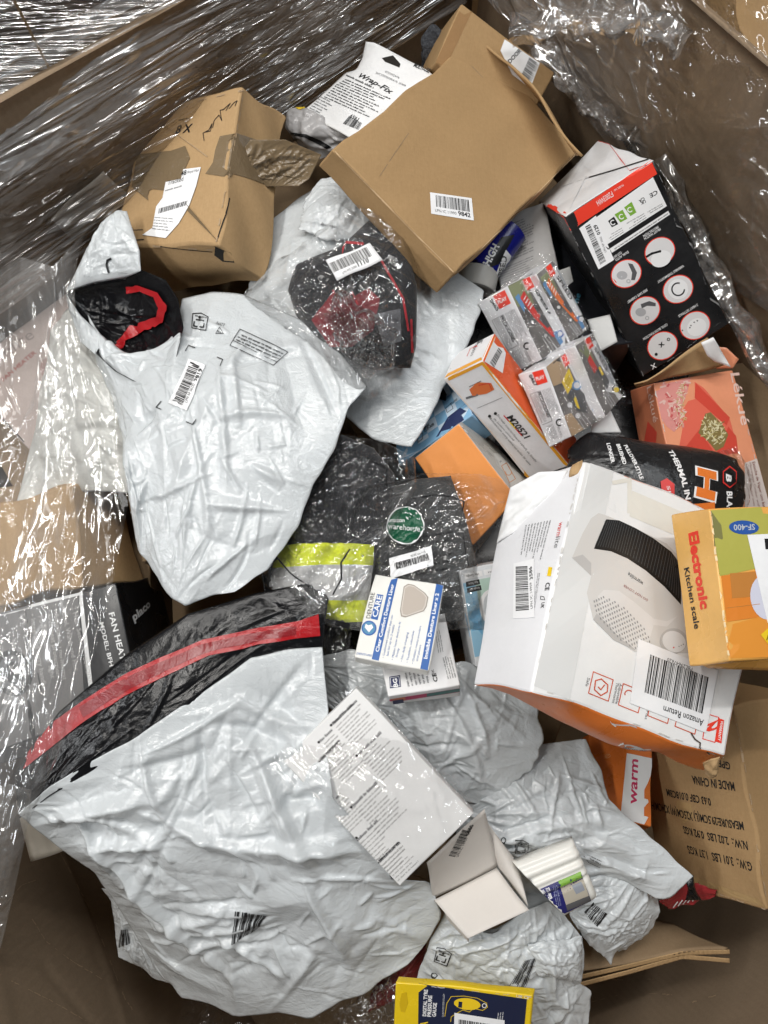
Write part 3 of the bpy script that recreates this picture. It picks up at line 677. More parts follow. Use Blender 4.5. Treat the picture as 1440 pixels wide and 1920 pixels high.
# ---- black and red heater carton
P = fit_box([(1058, 408), (1207, 708), (1366, 608), (1222, 300)], {0: (1010, 378), 3: (1123, 263)}, z=.08, d=.09)
BLKB = lambda: board('black_card', (.010, .010, .011), .3, .2)
hc = carton('heater_carton', 'tall black heater carton with six round pictures and a red band', 'carton', P, {'left': board('white_card_inside', (.72, .72, .73)), 'bottom': BLKB(), 'back': K_BROWN(), 'right': K_PALE()}, BLKB(), .0012, 14, .002, 12, .002)
i = Ink(hc, 'lettering')
RB = ink('bright_red_ink', (.80, .055, .03), .35)
i.quad([(1058, 409), (1070, 432), (1232, 326), (1221, 301)], RB, 0, 6, 1)
i.text('MODEL NO.', (1168, 345), (1150, 356), 4, WI, 1); i.text('F2003WH', (1146, 358), (1117, 377), 11, WI, 1)
i.poly([(1086, 430), (1138, 462), (1250, 386), (1224, 332)], WI, 1)
i.quad([(1143, 466), (1147, 474), (1256, 402), (1252, 394)], WI, 1); i.quad([(1134, 461), (1140, 468), (1254, 394), (1250, 386)], BK, 2); i.greek([(1251, 398), (1150, 464), (1153, 469), (1253, 402)], 1, GI, 2)
i.quad([(1140, 414), (1147, 426), (1159, 420), (1151, 406)], BK, 2); i.quad([(1152, 402), (1163, 417), (1176, 410), (1167, 393)], GREEN(), 2); i.quad([(1170, 389), (1182, 405), (1193, 398), (1184, 378)], GREEN(), 2)
for c in ((1149, 417), (1165, 406), (1181, 393)): i.disc(c, 5.2, WI, 3, 16, a0=20, a1=300, inner=.62)
i.text('CE', (1231, 356), (1217, 364), 8, BK, 2, .02); i.text('UK', (1209, 374), (1200, 379), 6, BK, 2, .02); i.text('CA', (1207, 369), (1197, 375), 6, BK, 2, .02)
i.greek([(1240, 380), (1212, 396), (1217, 402), (1243, 387)], 2, GI, 2); i.greek([(1206, 398), (1173, 416), (1180, 430), (1212, 409)], 3, GI, 2, .4); i.greek([(1165, 425), (1138, 441), (1144, 452), (1170, 436)], 3, GI, 2, .4)
PICW = ink('picture_white', (.70, .69, .69), .4); PICG = ink('picture_grey', (.42, .42, .43), .4); PICD = ink('picture_dark', (.10, .10, .105), .4)
for c, k in (((1237, 471), 0), ((1174, 513), 1), ((1271, 542), 2), ((1209, 582), 3), ((1303, 610), 4), ((1242, 648), 5)):
    i.disc(c, 30, RB, 1, 32, 26, -32); i.disc(c, 28, PICW, 2, 32, 24.3, -32); x, y = c
    if k == 0: i.disc((x + 2, y + 14), 20, ink('picture_pale', (.82, .82, .82), .4), 3, 20, 15, -25); i.line([(x - 25, y + 10), (x - 15, y + 4), (x, y)], 4, BK, 4); i.disc((x, y), 2.5, BK, 4, 8)
    if k in (1, 3): i.disc((x - 8, y + 3), 10, PICG, 3, 16, 8); i.poly([(x + 3, y - 20), (x + 12, y - 18), (x + 20, y - 2), (x + 16, y + 12), (x + 9, y + 12), (x + 11, y - 2)] if k == 1 else [(x - 8, y - 12), (x + 8, y - 18), (x + 20, y - 14), (x + 20, y - 8), (x + 4, y - 9), (x - 6, y - 4)], PICD, 3); i.disc((x + 4, y + 14), 4, PICG, 3, 10, inner=.6)
    if k == 2: i.disc((x, y), 19, ink('picture_pale', (.82, .82, .82), .4), 3, 20); i.disc((x, y), 13, BK, 4, 22, a0=0, a1=285, inner=.8)
    if k == 4: i.disc((x + 3, y + 3), 19, ink('picture_pale', (.82, .82, .82), .4), 3, 20, 16, -30); [i.disc((x + a, y + b_), 1.4, BK, 4, 6) for a, b_ in ((-8, 0), (-10, 4), (-2, -6), (-24, 9), (4, -9))]
    if k == 5: i.disc((x - 12, y + 16), 3, BK, 4, 8); i.disc((x + 11, y - 12), 3.2, BK, 4, 10, inner=.55); i.text('X', (x - 4, y + 4), (x + 4, y - 3), 7, BK, 4, .05)
for tx, p0, p1 in (('FROST WATCH', (1237, 427), (1207, 446)), ('PROTECTION', (1233, 423), (1205, 441)), ('DUAL AUTO', (1177, 470), (1153, 486)), ('CUT-OUT', (1164, 471), (1148, 482)), ('VARIABLE THERMOSTAT', (1281, 496), (1232, 527)), ('FIRE SAFE CABINET', (1212, 541), (1175, 565)), ('3 HEAT SETTINGS', (1307, 569), (1271, 591)), ('COOL BLOW FUNCTION', (1250, 606), (1205, 634))):
    i.text(tx, p0, p1, 4.6, WI, 1, .015)
i.text('X', (1228, 680), (1219, 685), 9, WI, 1, .02)
i.done()
s = sticker(hc, [(1086, 428), (1122, 505), (1151, 487), (1117, 404)], seed=11, nx=6, bar=(.08, .44, .93, .86), bars=34); q = [(1086, 428), (1122, 505), (1151, 487), (1117, 404)]
s.V, s.F, s.M = [], [], []; s.quad(q, LABEL(), 0, 4, 2); s.barcode([(1097, 425), (1125, 496), (1136, 489), (1106, 420)], BK, 1, 36, 11); s.text('0129', (1126, 438), (1118, 420), 7, BK, 1, .03); s.text('LPN RP 3562', (1137, 472), (1127, 443), 4, BK, 1); s.done()
i = Ink(hc, 'inner_flap', .0006)
i.poly([(1062, 406), (1014, 380), (1056, 352), (1100, 330)], board('white_card_inside', (.72, .72, .73)), 1); i.line([(1105, 333), (1150, 320), (1216, 299)], 2.2, ink('flap_gap', (.02, .018, .016), .9), 1); i.line([(1056, 350), (1105, 333)], 1.2, PICG, 1)
i.quad([(1010, 378), (1058, 408), (1062, 399), (1014, 370)], RB, 2); i.quad([(1205, 288), (1122, 264), (1130, 260), (1217, 296)], RB, 2); i.done()
sheet('bottom_flap', Wob(.003, 6, .06, .15)(coons(side([(1186, 716), (1207, 711), (1327, 640)], [.02, .03, .035]), side([(1327, 640), (1368, 682)], [.035, .0]), side([(1190, 722), (1280, 708), (1368, 682)], [.01, .0, -.005]), side([(1186, 716), (1190, 722)], [.02, .01]), 16, 8)), K_PALE(), hc, solid=.002)
sheet('side_flap', Wob(.002, 7, .06, .15)(coons(side([(1318, 645), (1340, 634)], [.045, .05]), side([(1340, 634), (1352, 660), (1372, 690)], [.05, .03, .02]), side([(1340, 680), (1372, 690)], [.02, .015]), side([(1318, 645), (1326, 668), (1340, 680)], [.045, .03, .02]), 8, 10)), WHITE(), hc, solid=.002)

# ---- shrink wrapped pack of four toy car boxes
tp = bpy.data.objects.new('toy_pack', None); COL.objects.link(tp); prop(tp, 'shrink wrapped block of four small racing car toy boxes', 'toy pack')
ROADG = board('picture_road', (.17, .16, .155), .3, .3); TSIDE = board('toy_side_card', (.78, .78, .80), .25)
TR = ink('toy_red', (.62, .06, .05), .3); TO = ink('toy_orange', (.70, .17, .05), .3); TB = ink('toy_blue', (.12, .25, .45), .3); TY = ink('toy_yellow', (.75, .55, .04), .3); SAND = ink('picture_sand', (.42, .30, .19), .35); PGREEN = ink('picture_field', (.22, .24, .14), .4); SIL = ink('picture_silver', (.62, .62, .63), .3)
toys = [([(1017, 675), (1067, 643), (1001, 512), (952, 537)], {0: (967, 700), 3: (895, 568)}, 41, 'A'), ([(1070, 643), (1105, 615), (1037, 487), (1005, 514)], {}, 42, 'B'),
        ([(1072, 818), (1134, 782), (1074, 649), (1024, 688)], {0: (1030, 840), 3: (970, 703)}, 43, 'C'), ([(1136, 782), (1167, 742), (1110, 625), (1077, 648)], {}, 44, 'D')]
for f, bk, sd, k in toys:
    P = fit_box(f, bk, z=.085 if k in 'AB' else .075, d=.05, tilt=1.5)
    o = carton('toy_box', None, None, P, {'left': TSIDE, 'bottom': TSIDE, 'top': TSIDE}, ROADG, .0006, sd, .001, 6, .0012, parent=tp)
    L, L2 = (lambda a, b, f=f: tuple(np.array(f[3]) * (1 - a) * b + np.array(f[2]) * a * b + np.array(f[1]) * a * (1 - b) + np.array(f[0]) * (1 - a) * (1 - b))), None
    p = Ink(o, 'print')
    q = lambda *ab_: [L(a, b) for a, b in ab_]
    p.poly(q((0, .72), (.55, .66), (.62, 1), (0, 1)), SAND if k in 'C' else PGREEN, 0)
    if k == 'C': p.poly(q((0, .0), (.0, .3), (.2, .28), (.35, .0)), SAND, 0)
    p.poly(q((.62, 1), (.72, .2), (.78, 0), (1, 0), (1, 1)), SIL, 1); p.poly(q((.90, 1), (.94, .3), (1, .1), (1, 1)), ink('picture_mist', (.30, .31, .33), .4), 2)
    for aa, bb in ((.66, .62), ): p.text('SPEED', L(.74, .80), L(.82, .44), 6.5, BK, 3, .03)
    p.quad(q((.52, .84), (.80, .84), (.80, .985), (.52, .985)), RB, 3, 2, 2); p.text('PLAY', L(.56, .88), L(.77, .88), 4, WI, 4, .02); p.text({'A': '0466', 'B': '0465', 'C': '0467', 'D': '0468'}[k], L(.46, .98), L(.50, .80), 5, WI, 3)
    body = {'A': TR, 'B': TO, 'C': TY, 'D': TR}[k]
    if k in 'AB':
        p.poly(q((.20, .80), (.42, .86), (.50, .55), (.66, .30), (.72, .16), (.60, .18), (.44, .38), (.34, .5)), body, 3); p.poly(q((.05, .84), (.22, .86), (.22, .68), (.12, .62)), TB, 3)
        for j in range(4): p.line(q((.28 + .02 * j, .76 - .045 * j), (.40 + .02 * j, .79 - .045 * j)), 1.6, WI, 4)
        p.poly(q((.44, .46), (.62, .50), (.70, .32), (.58, .30)), PICD, 4); p.disc(L(.22, .47), 6, PICD, 4, 14); p.disc(L(.22, .47), 3.2, SIL, 5, 12); p.disc(L(.42, .24), 5.5, PICD, 4, 14); p.disc(L(.42, .24), 3, SIL, 5, 12); p.poly(q((.66, .22), (.84, .22), (.84, .05), (.70, .04)), TB, 3)
    elif k == 'C':
        p.poly(q((.26, .70), (.62, .80), (.60, .60), (.30, .52)), TY, 3); [p.line(q((.34, .66 - .03 * j), (.56, .72 - .03 * j)), 1.4, ink('toy_ochre', (.30, .20, .02), .4), 4) for j in range(3)]
        p.poly(q((.24, .50), (.55, .58), (.74, .40), (.62, .16), (.36, .26), (.30, .40)), PICD, 3); p.disc(L(.24, .38), 5, SIL, 4, 12); p.disc(L(.34, .20), 5, SIL, 4, 12); p.disc(L(.63, .55), 9, TB, 4, 16); p.disc(L(.63, .55), 6, SIL, 5, 14); p.poly(q((.40, .42), (.48, .44), (.46, .26), (.40, .30)), TY, 4)
    else:
        p.poly(q((.26, .74), (.46, .78), (.52, .56), (.30, .54)), TR, 3); p.poly(q((.45, .56), (.70, .6), (.74, .3), (.5, .24)), PICD, 3); p.poly(q((.56, .56), (.66, .56), (.66, .44), (.56, .44)), TY, 4); p.disc(L(.86, .14), 5, TY, 4)
    p.disc(L(.86, .16), 7, BLUEI() if k in 'AC' else PICD, 3, 14); p.disc(L(.86, .16), 4.5, SIL, 4, 12)
    [p.line(q((.3 + .09 * j, .22), (.38 + .1 * j, .01)), .8, SIL, 2) for j in range(3)]
    p.done()
    if bk:
        g0, g3 = np.array(bk[0], float), np.array(bk[3], float); f0, f3 = np.array(f[0], float), np.array(f[3], float)
        S_ = lambda a, b: tuple(g3 * (1 - a) * b + f3 * a * b + f0 * a * (1 - b) + g0 * (1 - a) * (1 - b))   # a: away to picture, b: lower to upper
        p = Ink(o, 'print')
        p.quad([S_(.50, .80), S_(.88, .80), S_(.88, .98), S_(.50, .98)], RB, 1); p.text('PLAY', S_(.54, .86), S_(.84, .86), 7, WI, 2, .03); p.text({'A': '0465', 'C': '0467'}[k], S_(.34, .95), S_(.40, .79), 7, BK, 1, .02)
        p.box([S_(.14, .30), S_(.52, .30), S_(.52, .72), S_(.14, .72)], .8, GI, 1); p.text('PRECAUCIONES' if k == 'A' else 'PRECAUCIONES', S_(.40, .71), S_(.40, .36), 6.5, BK, 1, .02)
        p.greek([S_(.18, .71), S_(.18, .32), S_(.36, .32), S_(.36, .71)], 5, GI, 1, .5, .2, 2); p.greek([S_(.56, .72), S_(.56, .36), S_(.9, .36), S_(.9, .72)], 7, GI, 1, .4, .3, 3)
        p.disc(S_(.75, .24), 7, BK, 1, 14, a0=60, a1=300, inner=.65); p.greek([S_(.2, .26), S_(.2, .05), S_(.5, .05), S_(.5, .26)], 6, GI, 1, .45, .3, 4); p.greek([S_(.58, .20), S_(.58, .05), S_(.68, .05), S_(.68, .20)], 2, GI, 1, .5, .1, 5)
        p.done()
FSH = lambda: film('shrink_film', (.96, .96, .96), .012, .06, .06, .5, (22, 16), .004, .4, .35, .5)
X = crumple(lambda nu, nv: coons(side([(892, 566), (950, 530), (985, 505), (1010, 480), (1036, 482)], [.075, .098, .10, .10, .10]), side([(1036, 482), (1108, 618), (1172, 744)], [.10, .098, .092]), side([(1028, 845), (1074, 824), (1136, 786), (1172, 744)], [.055, .086, .088, .09]), side([(892, 566), (964, 704), (1028, 845)], [.075, .066, .055]), nu, nv) + UPV * .0, 51, (.03, .03), (16, 44, 90), amp=.003, kf=(.05, .05, .05))
sheet('shrink_film', X + UPV * .006, FSH(), tp)

# ---- M20521 valve box
P = fit_box([(992, 899), (1069, 874), (906, 677), (831, 712)], {2: (927, 625)}, z=.035, d=.05, wd=4, tilt=1)
VW = board('valve_white', (.80, .79, .80), .3); VY = ink('amber_ink', (.80, .36, .03), .35); VO = board('valve_red', (.72, .10, .02), .3)
vb = carton('valve_box', 'long white and amber valve box printed M20521', 'box', P, {'front': VW, 'top': VW, 'right': VO}, VW, .0006, 15, .001, 8, .0014)
i = Ink(vb, 'lettering')
i.line([(834, 714), (904, 681)], 6, VY, 0, 2); i.line([(905, 681), (1063, 873)], 6, VY, 0, 2); i.line([(836, 716), (990, 895)], 6, VY, 0, 2); i.line([(834, 706), (902, 673)], 5, VY, 0, 2); i.line([(908, 670), (925, 632)], 5, VY, 0, 2)
i.poly([(880, 730), (895, 716), (921, 718), (927, 730), (912, 738), (886, 742)], TO, 1); i.line([(898, 722), (917, 718), (922, 730)], 1.5, RI, 2); i.line([(875, 746), (895, 740)], 4, GI, 1); i.line([(880, 725), (902, 714)], 1.5, GI, 1); i.line([(895, 765), (942, 745)], .8, GI, 1)
i.text('M20521', (950, 782), (984, 822), 12, BK, 1, .03); i.line([(945, 779), (978, 816)], 2, RI, 1); i.line([(955, 790), (966, 803)], 2.2, YEL(), 2)
i.text('Entrada interior/lateral valvula de lavado', (931, 778), (1004, 866), 4.6, GI, 1); i.text('de inodoro universal', (925, 785), (962, 826), 4.4, GI, 1); i.text('Bottom/side entry universal toilet fill valve', (917, 784), (993, 872), 4.4, GI, 1); i.disc((929, 775), 3, BK, 1, 10); i.disc((918, 780), 3, BK, 1, 10)
i.text('Energik', (897, 602), (895, 634), 7, BK, 1, .02); i.text('M20521', (893, 640), (882, 668), 6, BK, 1); i.line([(888, 640), (876, 668)], .9, RI, 1)
i.poly([(908, 678), (930, 628), (950, 650), (942, 700)], VW, 1); i.barcode([(918, 680), (934, 652), (941, 660), (926, 690)], BK, 2, 14, 3); i.done()

# ---- blue chequered box
P = fit_box([(748, 872), (886, 778), (850, 690), (730, 770)], {}, z=.0, d=.06, tilt=4)
cb = carton('chequered_box', 'light and dark blue chequered box half hidden under the white mailer', 'box', P, {}, board('sky_blue_card', (.22, .42, .62), .3), .0006, 16, .001, 6, .0014)
i = Ink(cb, 'lettering'); DB = ink('navy_ink', (.02, .03, .09), .4); LB = ink('pale_blue_ink', (.50, .60, .70), .4)
L = lambda a, b: tuple((1 - a) * (1 - b) * np.array((748, 872)) + a * (1 - b) * np.array((886, 778)) + a * b * np.array((850, 690)) + (1 - a) * b * np.array((730, 770)))
for r_ in range(5):
    for c_ in range(7):
        if (r_ + c_) % 2 == 0: i.quad([L(c_ / 7, r_ / 5), L((c_ + 1) / 7, r_ / 5), L((c_ + 1) / 7, (r_ + 1) / 5), L(c_ / 7, (r_ + 1) / 5)], LB, 0)
i.poly([(840, 782), (884, 748), (886, 776), (812, 830)], DB, 1); i.poly([(822, 748), (828, 722), (838, 740), (836, 752)], BK, 1)
i.text('Model', (795, 806), (806, 798), 5, BK, 2, .02); i.text('CUP-A08', (797, 811), (815, 797), 5, BK, 2, .02); i.box([(784, 818), (793, 812), (793, 823), (784, 830)], .8, BK, 2); i.box([(836, 765), (846, 757), (850, 766), (839, 774)], .8, BK, 2); i.text('Model', (846, 760), (858, 750), 4.5, BK, 2); i.done()

# ---- orange box in clear wrap
P = fit_box([(777, 860), (885, 1022), (968, 930), (862, 795)], {2: (996, 905), 3: (880, 778)}, z=.02, d=.045, tilt=2)
OB = board('pale_orange_card', (.80, .31, .09), .22, .04)
ob = carton('orange_box', 'glossy pale orange box with pale grey sides in clear wrap', 'box', P, {'front': OB, 'top': board('stone_card', (.55, .52, .47), .3), 'left': board('stone_card', (.55, .52, .47), .3)}, OB, .001, 17, .0015, 8, .0016)
i = Ink(ob, 'lettering'); i.poly([(924, 850), (940, 838), (994, 905), (966, 926)], CREAM(), 0); i.box([(940, 874), (949, 868), (966, 898), (955, 905)], 1.1, OB, 1); i.disc((953, 886), 6, OB, 1, 12, a0=0, a1=200, inner=.8); i.text('x', (937, 868), (941, 865), 4, GI, 1); i.done()

# ---- steam case box
P = fit_box([(1285, 992), (1447, 965), (1374, 692), (1225, 718)], {3: (1180, 731), 0: (1228, 1000)}, z=-.03, d=.05)
SAL = board('salmon_card', (.78, .31, .17), .35, .04)
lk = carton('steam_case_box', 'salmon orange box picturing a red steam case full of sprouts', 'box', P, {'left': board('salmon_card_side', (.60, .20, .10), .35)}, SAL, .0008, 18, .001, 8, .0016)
i = Ink(lk, 'lettering'); PKI = ink('pale_pink_ink', (.80, .58, .50), .4); CASE = ink('case_red', (.62, .07, .045), .3); CASE2 = ink('case_red_light', (.72, .14, .09), .3); SPR = ink('sprout', (.55, .47, .20), .5); SPR2 = ink('sprout_pale', (.72, .66, .42), .5); SPD = ink('sprout_dark', (.22, .16, .05), .5); MEAT = ink('meat_pink', (.68, .28, .25), .45)
i.text('L\u00e9ku\u00e9', (1369, 700), (1390, 798), 17, PKI, 1, .012); i.text('L\u00e9ku\u00e9', (1213, 727), (1226, 793), 10, PKI, 1)
i.poly([(1225, 718), (1295, 707), (1290, 730), (1276, 770), (1272, 800), (1264, 810), (1250, 800), (1240, 785)], MEAT, 0)
i.poly([(1302, 716), (1320, 728), (1368, 785), (1380, 830), (1382, 850), (1340, 852), (1272, 845), (1280, 800), (1276, 775), (1290, 752), (1304, 748)], CASE2, 0)
i.poly([(1304, 718), (1368, 783), (1362, 798), (1302, 746)], CASE, 1); i.poly([(1276, 850), (1310, 806), (1340, 850)], CASE, 1); i.poly([(1340, 856), (1365, 800), (1380, 818), (1384, 850)], CASE, 1)
i.poly([(1322, 776), (1332, 773), (1352, 795), (1365, 815), (1356, 838), (1342, 846), (1326, 826), (1309, 812)], SPD, 2)
g = random.Random(3)
def blades(n, inside, ms, lay, w=1.5, ln=9):
    k = 0
    while k < n:
        x, y = inside(); a = g.uniform(0, 6.28); d = ln * g.uniform(.4, 1); i.line([(x, y), (x + math.cos(a) * d, y + math.sin(a) * d)], w * g.uniform(.6, 1.2), g.choice(ms), lay + k % 3); k += 1
def sp_in():
    a, b_ = g.random(), g.random(); q = (1 - a) * np.array((1324 - 12 * b_, 778 + 34 * b_)) + a * np.array((1350 - 2 * b_ + 8, 796 + 44 * b_)); return q
blades(150, sp_in, [SPR, SPR2, SPR2, SPD], 3)
def mt_in():
    a, b_ = g.random(), g.random(); return (1236 + 52 * a * (1 - .5 * b_) + 18 * b_, 716 + 84 * b_ - 4 * a)
blades(60, mt_in, [ink('meat_pale', (.72, .48, .42), .5), MEAT, ink('meat_red', (.55, .10, .10), .4)], 1, 3.5, 10)
def st_in():
    b_ = g.random(); return (1268 + 18 * g.random(), 716 + 88 * b_)
blades(70, st_in, [SPR, SPR2, PKI, PKI], 4, 1.3, 9)
i.poly([(1208, 830), (1215, 790), (1232, 810), (1230, 832)], CASE, 1)
i.poly([(1396, 868), (1419, 860), (1447, 964), (1396, 972)], ink('pale_panel', (.66, .58, .54), .4), 0)
i.text('Estuche de Vapor con bandeja', (1410, 866), (1434, 968), 5.5, ink('brown_ink', (.20, .06, .04), .5), 1, .02); i.text('Microwave Cooker with tray', (1404, 868), (1424, 968), 4.5, ink('brown_ink', (.2, .06, .04), .5), 1); i.text('Coffret de Vapeur avec grille', (1398, 870), (1416, 968), 4.5, ink('brown_ink', (.2, .06, .04), .5), 1); i.done()
sheet('top_flap', Wob(.002, 3, .05, .1)(coons(side([(1334, 651), (1362, 655), (1386, 676)], [-.02, -.015, -.02]), side([(1386, 676), (1376, 692)], [-.02, -.03]), side([(1346, 690), (1376, 694)], [-.035, -.03]), side([(1334, 651), (1346, 690)], [-.02, -.035]), 10, 8)), SAL, lk, solid=.0008)

# ---- big heater carton with the return label
P = fit_box([(998, 1288), (1362, 1422), (1450, 1000), (1090, 860)], {0: (884, 1281), 3: (957, 915), 1: (1332, 1450)}, z=.15, d=.11, wd=1.2)
WB = board('heater_white', (.80, .795, .785), .34, .03); ORG = board('heater_orange', (.74, .185, .03), .32, .06)
wh = carton('heater_carton', 'large dented white and orange heater carton with a big return label', 'carton', P, {'front': WB, 'left': board('heater_white_side', (.76, .76, .78), .34, .03), 'bottom': ORG, 'top': ORG, 'right': ORG}, WB, .0022, 19, .003, 14, .0026, bulges={'bottom': .016, 'left': .006})
i = Ink(wh, 'print')
i.quad([(1001, 1286), (1068, 1312), (1150, 885), (1093, 863)], ink('heater_grey_panel', (.68, .68, .67), .4), 0, 4, 4)
i.quad([(1170, 892), (1440, 998), (1446, 985), (1180, 882)], ORG, 0, 4, 1)
i.quad([(1185, 920), (1290, 965), (1280, 1010), (1180, 968)], ink('picture_towel', (.72, .69, .62), .5), 0, 2, 2); i.line([(1150, 905), (1180, 900), (1180, 960)], 8, ink('picture_towel', (.72, .69, .62), .5), 0)
HB = ink('heater_body', (.60, .58, .555), .35); HB2 = ink('heater_body_shade', (.48, .465, .45), .35)
i.poly([(1072, 1046), (1092, 1000), (1108, 972), (1122, 962), (1140, 968), (1200, 995), (1250, 1020), (1290, 1062), (1300, 1130), (1290, 1225), (1240, 1222), (1190, 1222), (1140, 1190), (1112, 1162), (1100, 1112), (1108, 1080)], HB, 1)
i.poly([(1072, 1046), (1092, 1040), (1108, 1056), (1108, 1080)], HB2, 2); i.poly([(1112, 1162), (1118, 1150), (1170, 1200), (1195, 1222), (1150, 1200)], HB2, 2)
i.poly([(1120, 1118), (1132, 1106), (1160, 1108), (1190, 1130), (1225, 1160), (1250, 1165), (1270, 1155), (1250, 1175), (1225, 1172), (1212, 1215), (1190, 1222), (1130, 1165)], ink('heater_front', (.66, .64, .62), .35), 2)
TP = [(1136, 974), (1160, 976), (1190, 990), (1225, 1010), (1258, 1035), (1275, 1058)]; BT = [(1113, 1029), (1145, 1034), (1175, 1047), (1210, 1070), (1245, 1100), (1276, 1134)]
for k in range(5): i.quad([BT[k], BT[k + 1], TP[k + 1], TP[k]], ink('grille_black', (.012, .012, .012), .3), 3, 2, 2)
for k in range(34):
    t_ = k / 33 * 4.99; j = int(t_); f_ = t_ - j; a = np.array(TP[j]) * (1 - f_) + np.array(TP[j + 1]) * f_; b_ = np.array(BT[j]) * (1 - f_) + np.array(BT[j + 1]) * f_
    i.line([a * .96 + b_ * .04, a * .1 + b_ * .9], 1.1, ink('grille_edge', (.075, .075, .078), .3), 4)
DOT = ink('vent_dot', (.26, .255, .25), .5)
for r_ in range(15):
    for c_ in range(11):
        a, b_ = (r_ - 7) / 7.5, (c_ - 5) / 5.5
        if a * a + b_ * b_ < 1.02:
            x = 1168 + a * 47 + b_ * 24 - 2; y = 1170 + a * 49 - b_ * 11
            i.quad([(x - 1.3, y - 1.9), (x + .6, y - 2.3), (x + 1.6, y + 1.6), (x - .3, y + 2)], DOT, 4)
i.disc((1262, 1202), 26, HB2, 2, 24, 24); i.disc((1263, 1203), 23, ink('knob_white', (.74, .73, .72), .3), 3, 24, 19, 30); i.disc((1262, 1214), 1.6, RI, 5, 6); [i.disc((1272 + 4 * k, 1212 - 2 * k), .9, BK, 5, 5) for k in range(3)]
i.text('warmlite', (1206, 1092), (1178, 1073), 8, BK, 4); i.text('DO NOT COVER', (1214, 1124), (1169, 1096), 4.4, ink('brown_red_ink', (.30, .08, .06), .5), 4)
ICR = ink('icon_red', (.62, .10, .04), .4)
for c in ((1126, 1287), (1182, 1309), (1237, 1329), (1288, 1349)):
    U_ = np.array((18.5, 7.5)); V_ = np.array((4.5, -20)); c = np.array(c, float); i.box([c - U_ - V_, c + U_ - V_, c + U_ + V_, c - U_ + V_], 1.7, ICR, 2)
i.line([(1116, 1276), (1127, 1273), (1139, 1284), (1138, 1297), (1126, 1304), (1114, 1293), (1116, 1276)], 2.2, ICR, 2); i.line([(1121, 1288), (1126, 1293), (1133, 1284)], 2, ICR, 2); i.disc((1178, 1301), 8, ICR, 2, 14, a0=160, a1=350, inner=.75)
i.text('Safe', (1101, 1270), (1097, 1286), 5.5, GI, 2); i.text('Adjustable', (1161, 1281), (1153, 1319), 5.5, GI, 2); i.text('Thermostat', (1155, 1279), (1147, 1318), 5.5, GI, 2); i.text('Flat', (1212, 1332), (1208, 1348), 5, GI, 2)
i.quad([(1340, 1390), (1352, 1394), (1357, 1350), (1346, 1346)], RB, 2, 1, 4); i.text('WARRANTY', (1351, 1351), (1345, 1388), 5, WI, 3, .02); i.text('2', (1346, 1350), (1318, 1362), 14, RB, 2, .04); i.box([(1317, 1385), (1340, 1392), (1347, 1345), (1324, 1338)], 1.5, RB, 2)
i.line([(1295, 1375), (1302, 1386), (1312, 1393), (1311, 1402), (1330, 1412)], 2.6, ink('tear', (.06, .04, .03), .9), 5)
i.done()
i = Ink(wh, 'return_label', .0012); i.quad([(1180, 1318), (1322, 1374), (1345, 1257), (1196, 1198)], LABEL(), 0, 6, 6); i.barcode([(1207, 1298), (1315, 1338), (1327, 1270), (1218, 1227)], BK, 1, 40, 23, 3)
i.text('Amazon Return', (1318, 1350), (1243, 1323), 13, BK, 1, .01); i.text('PBL29647620', (1297, 1252), (1250, 1233), 7, BK, 1); i.done()
i = Ink(wh, 'barcode_label', .0008); i.quad([(963, 1160), (1003, 1158), (1002, 1048), (964, 1057)], LABEL(), 0, 3, 6); i.barcode([(968, 1146), (968, 1063), (990, 1062), (993, 1144)], BK, 1, 38, 12); i.text('LPN IC 14959', (1000, 1141), (998, 1092), 4.6, BK, 1); i.text('3586', (1000, 1086), (998, 1062), 6.5, BK, 1, .02); i.done()
i = Ink(wh, 'lettering'); i.text('warm', (1049, 980), (1043, 1006), 9, REDI(), 1); i.text('lite', (1043, 1007), (1039, 1028), 9, GI, 1)
i.greek([(1036, 975), (1016, 1050), (975, 1046), (985, 985)], 9, GI, 1, .42, .5, 7); i.quad([(1026, 1080), (1033, 1081), (1036, 1064), (1029, 1063)], YEL(), 1); i.text('CE', (1024, 1093), (1022, 1108), 8, BK, 1, .02); i.box([(1014, 1118), (1020, 1119), (1022, 1125), (1014, 1124)], 1, BK, 1); i.text('UK', (1016, 1130), (1014, 1141), 6, BK, 1, .02); i.greek([(1014, 1075), (1004, 1140), (1000, 1140), (1008, 1074)], 2, GI, 1)
i.disc((1190, 1412), 34, WI, 1, 24, 14, 18); i.text('warmlite', (1217, 1420), (1172, 1400), 9, BK, 2); i.done()
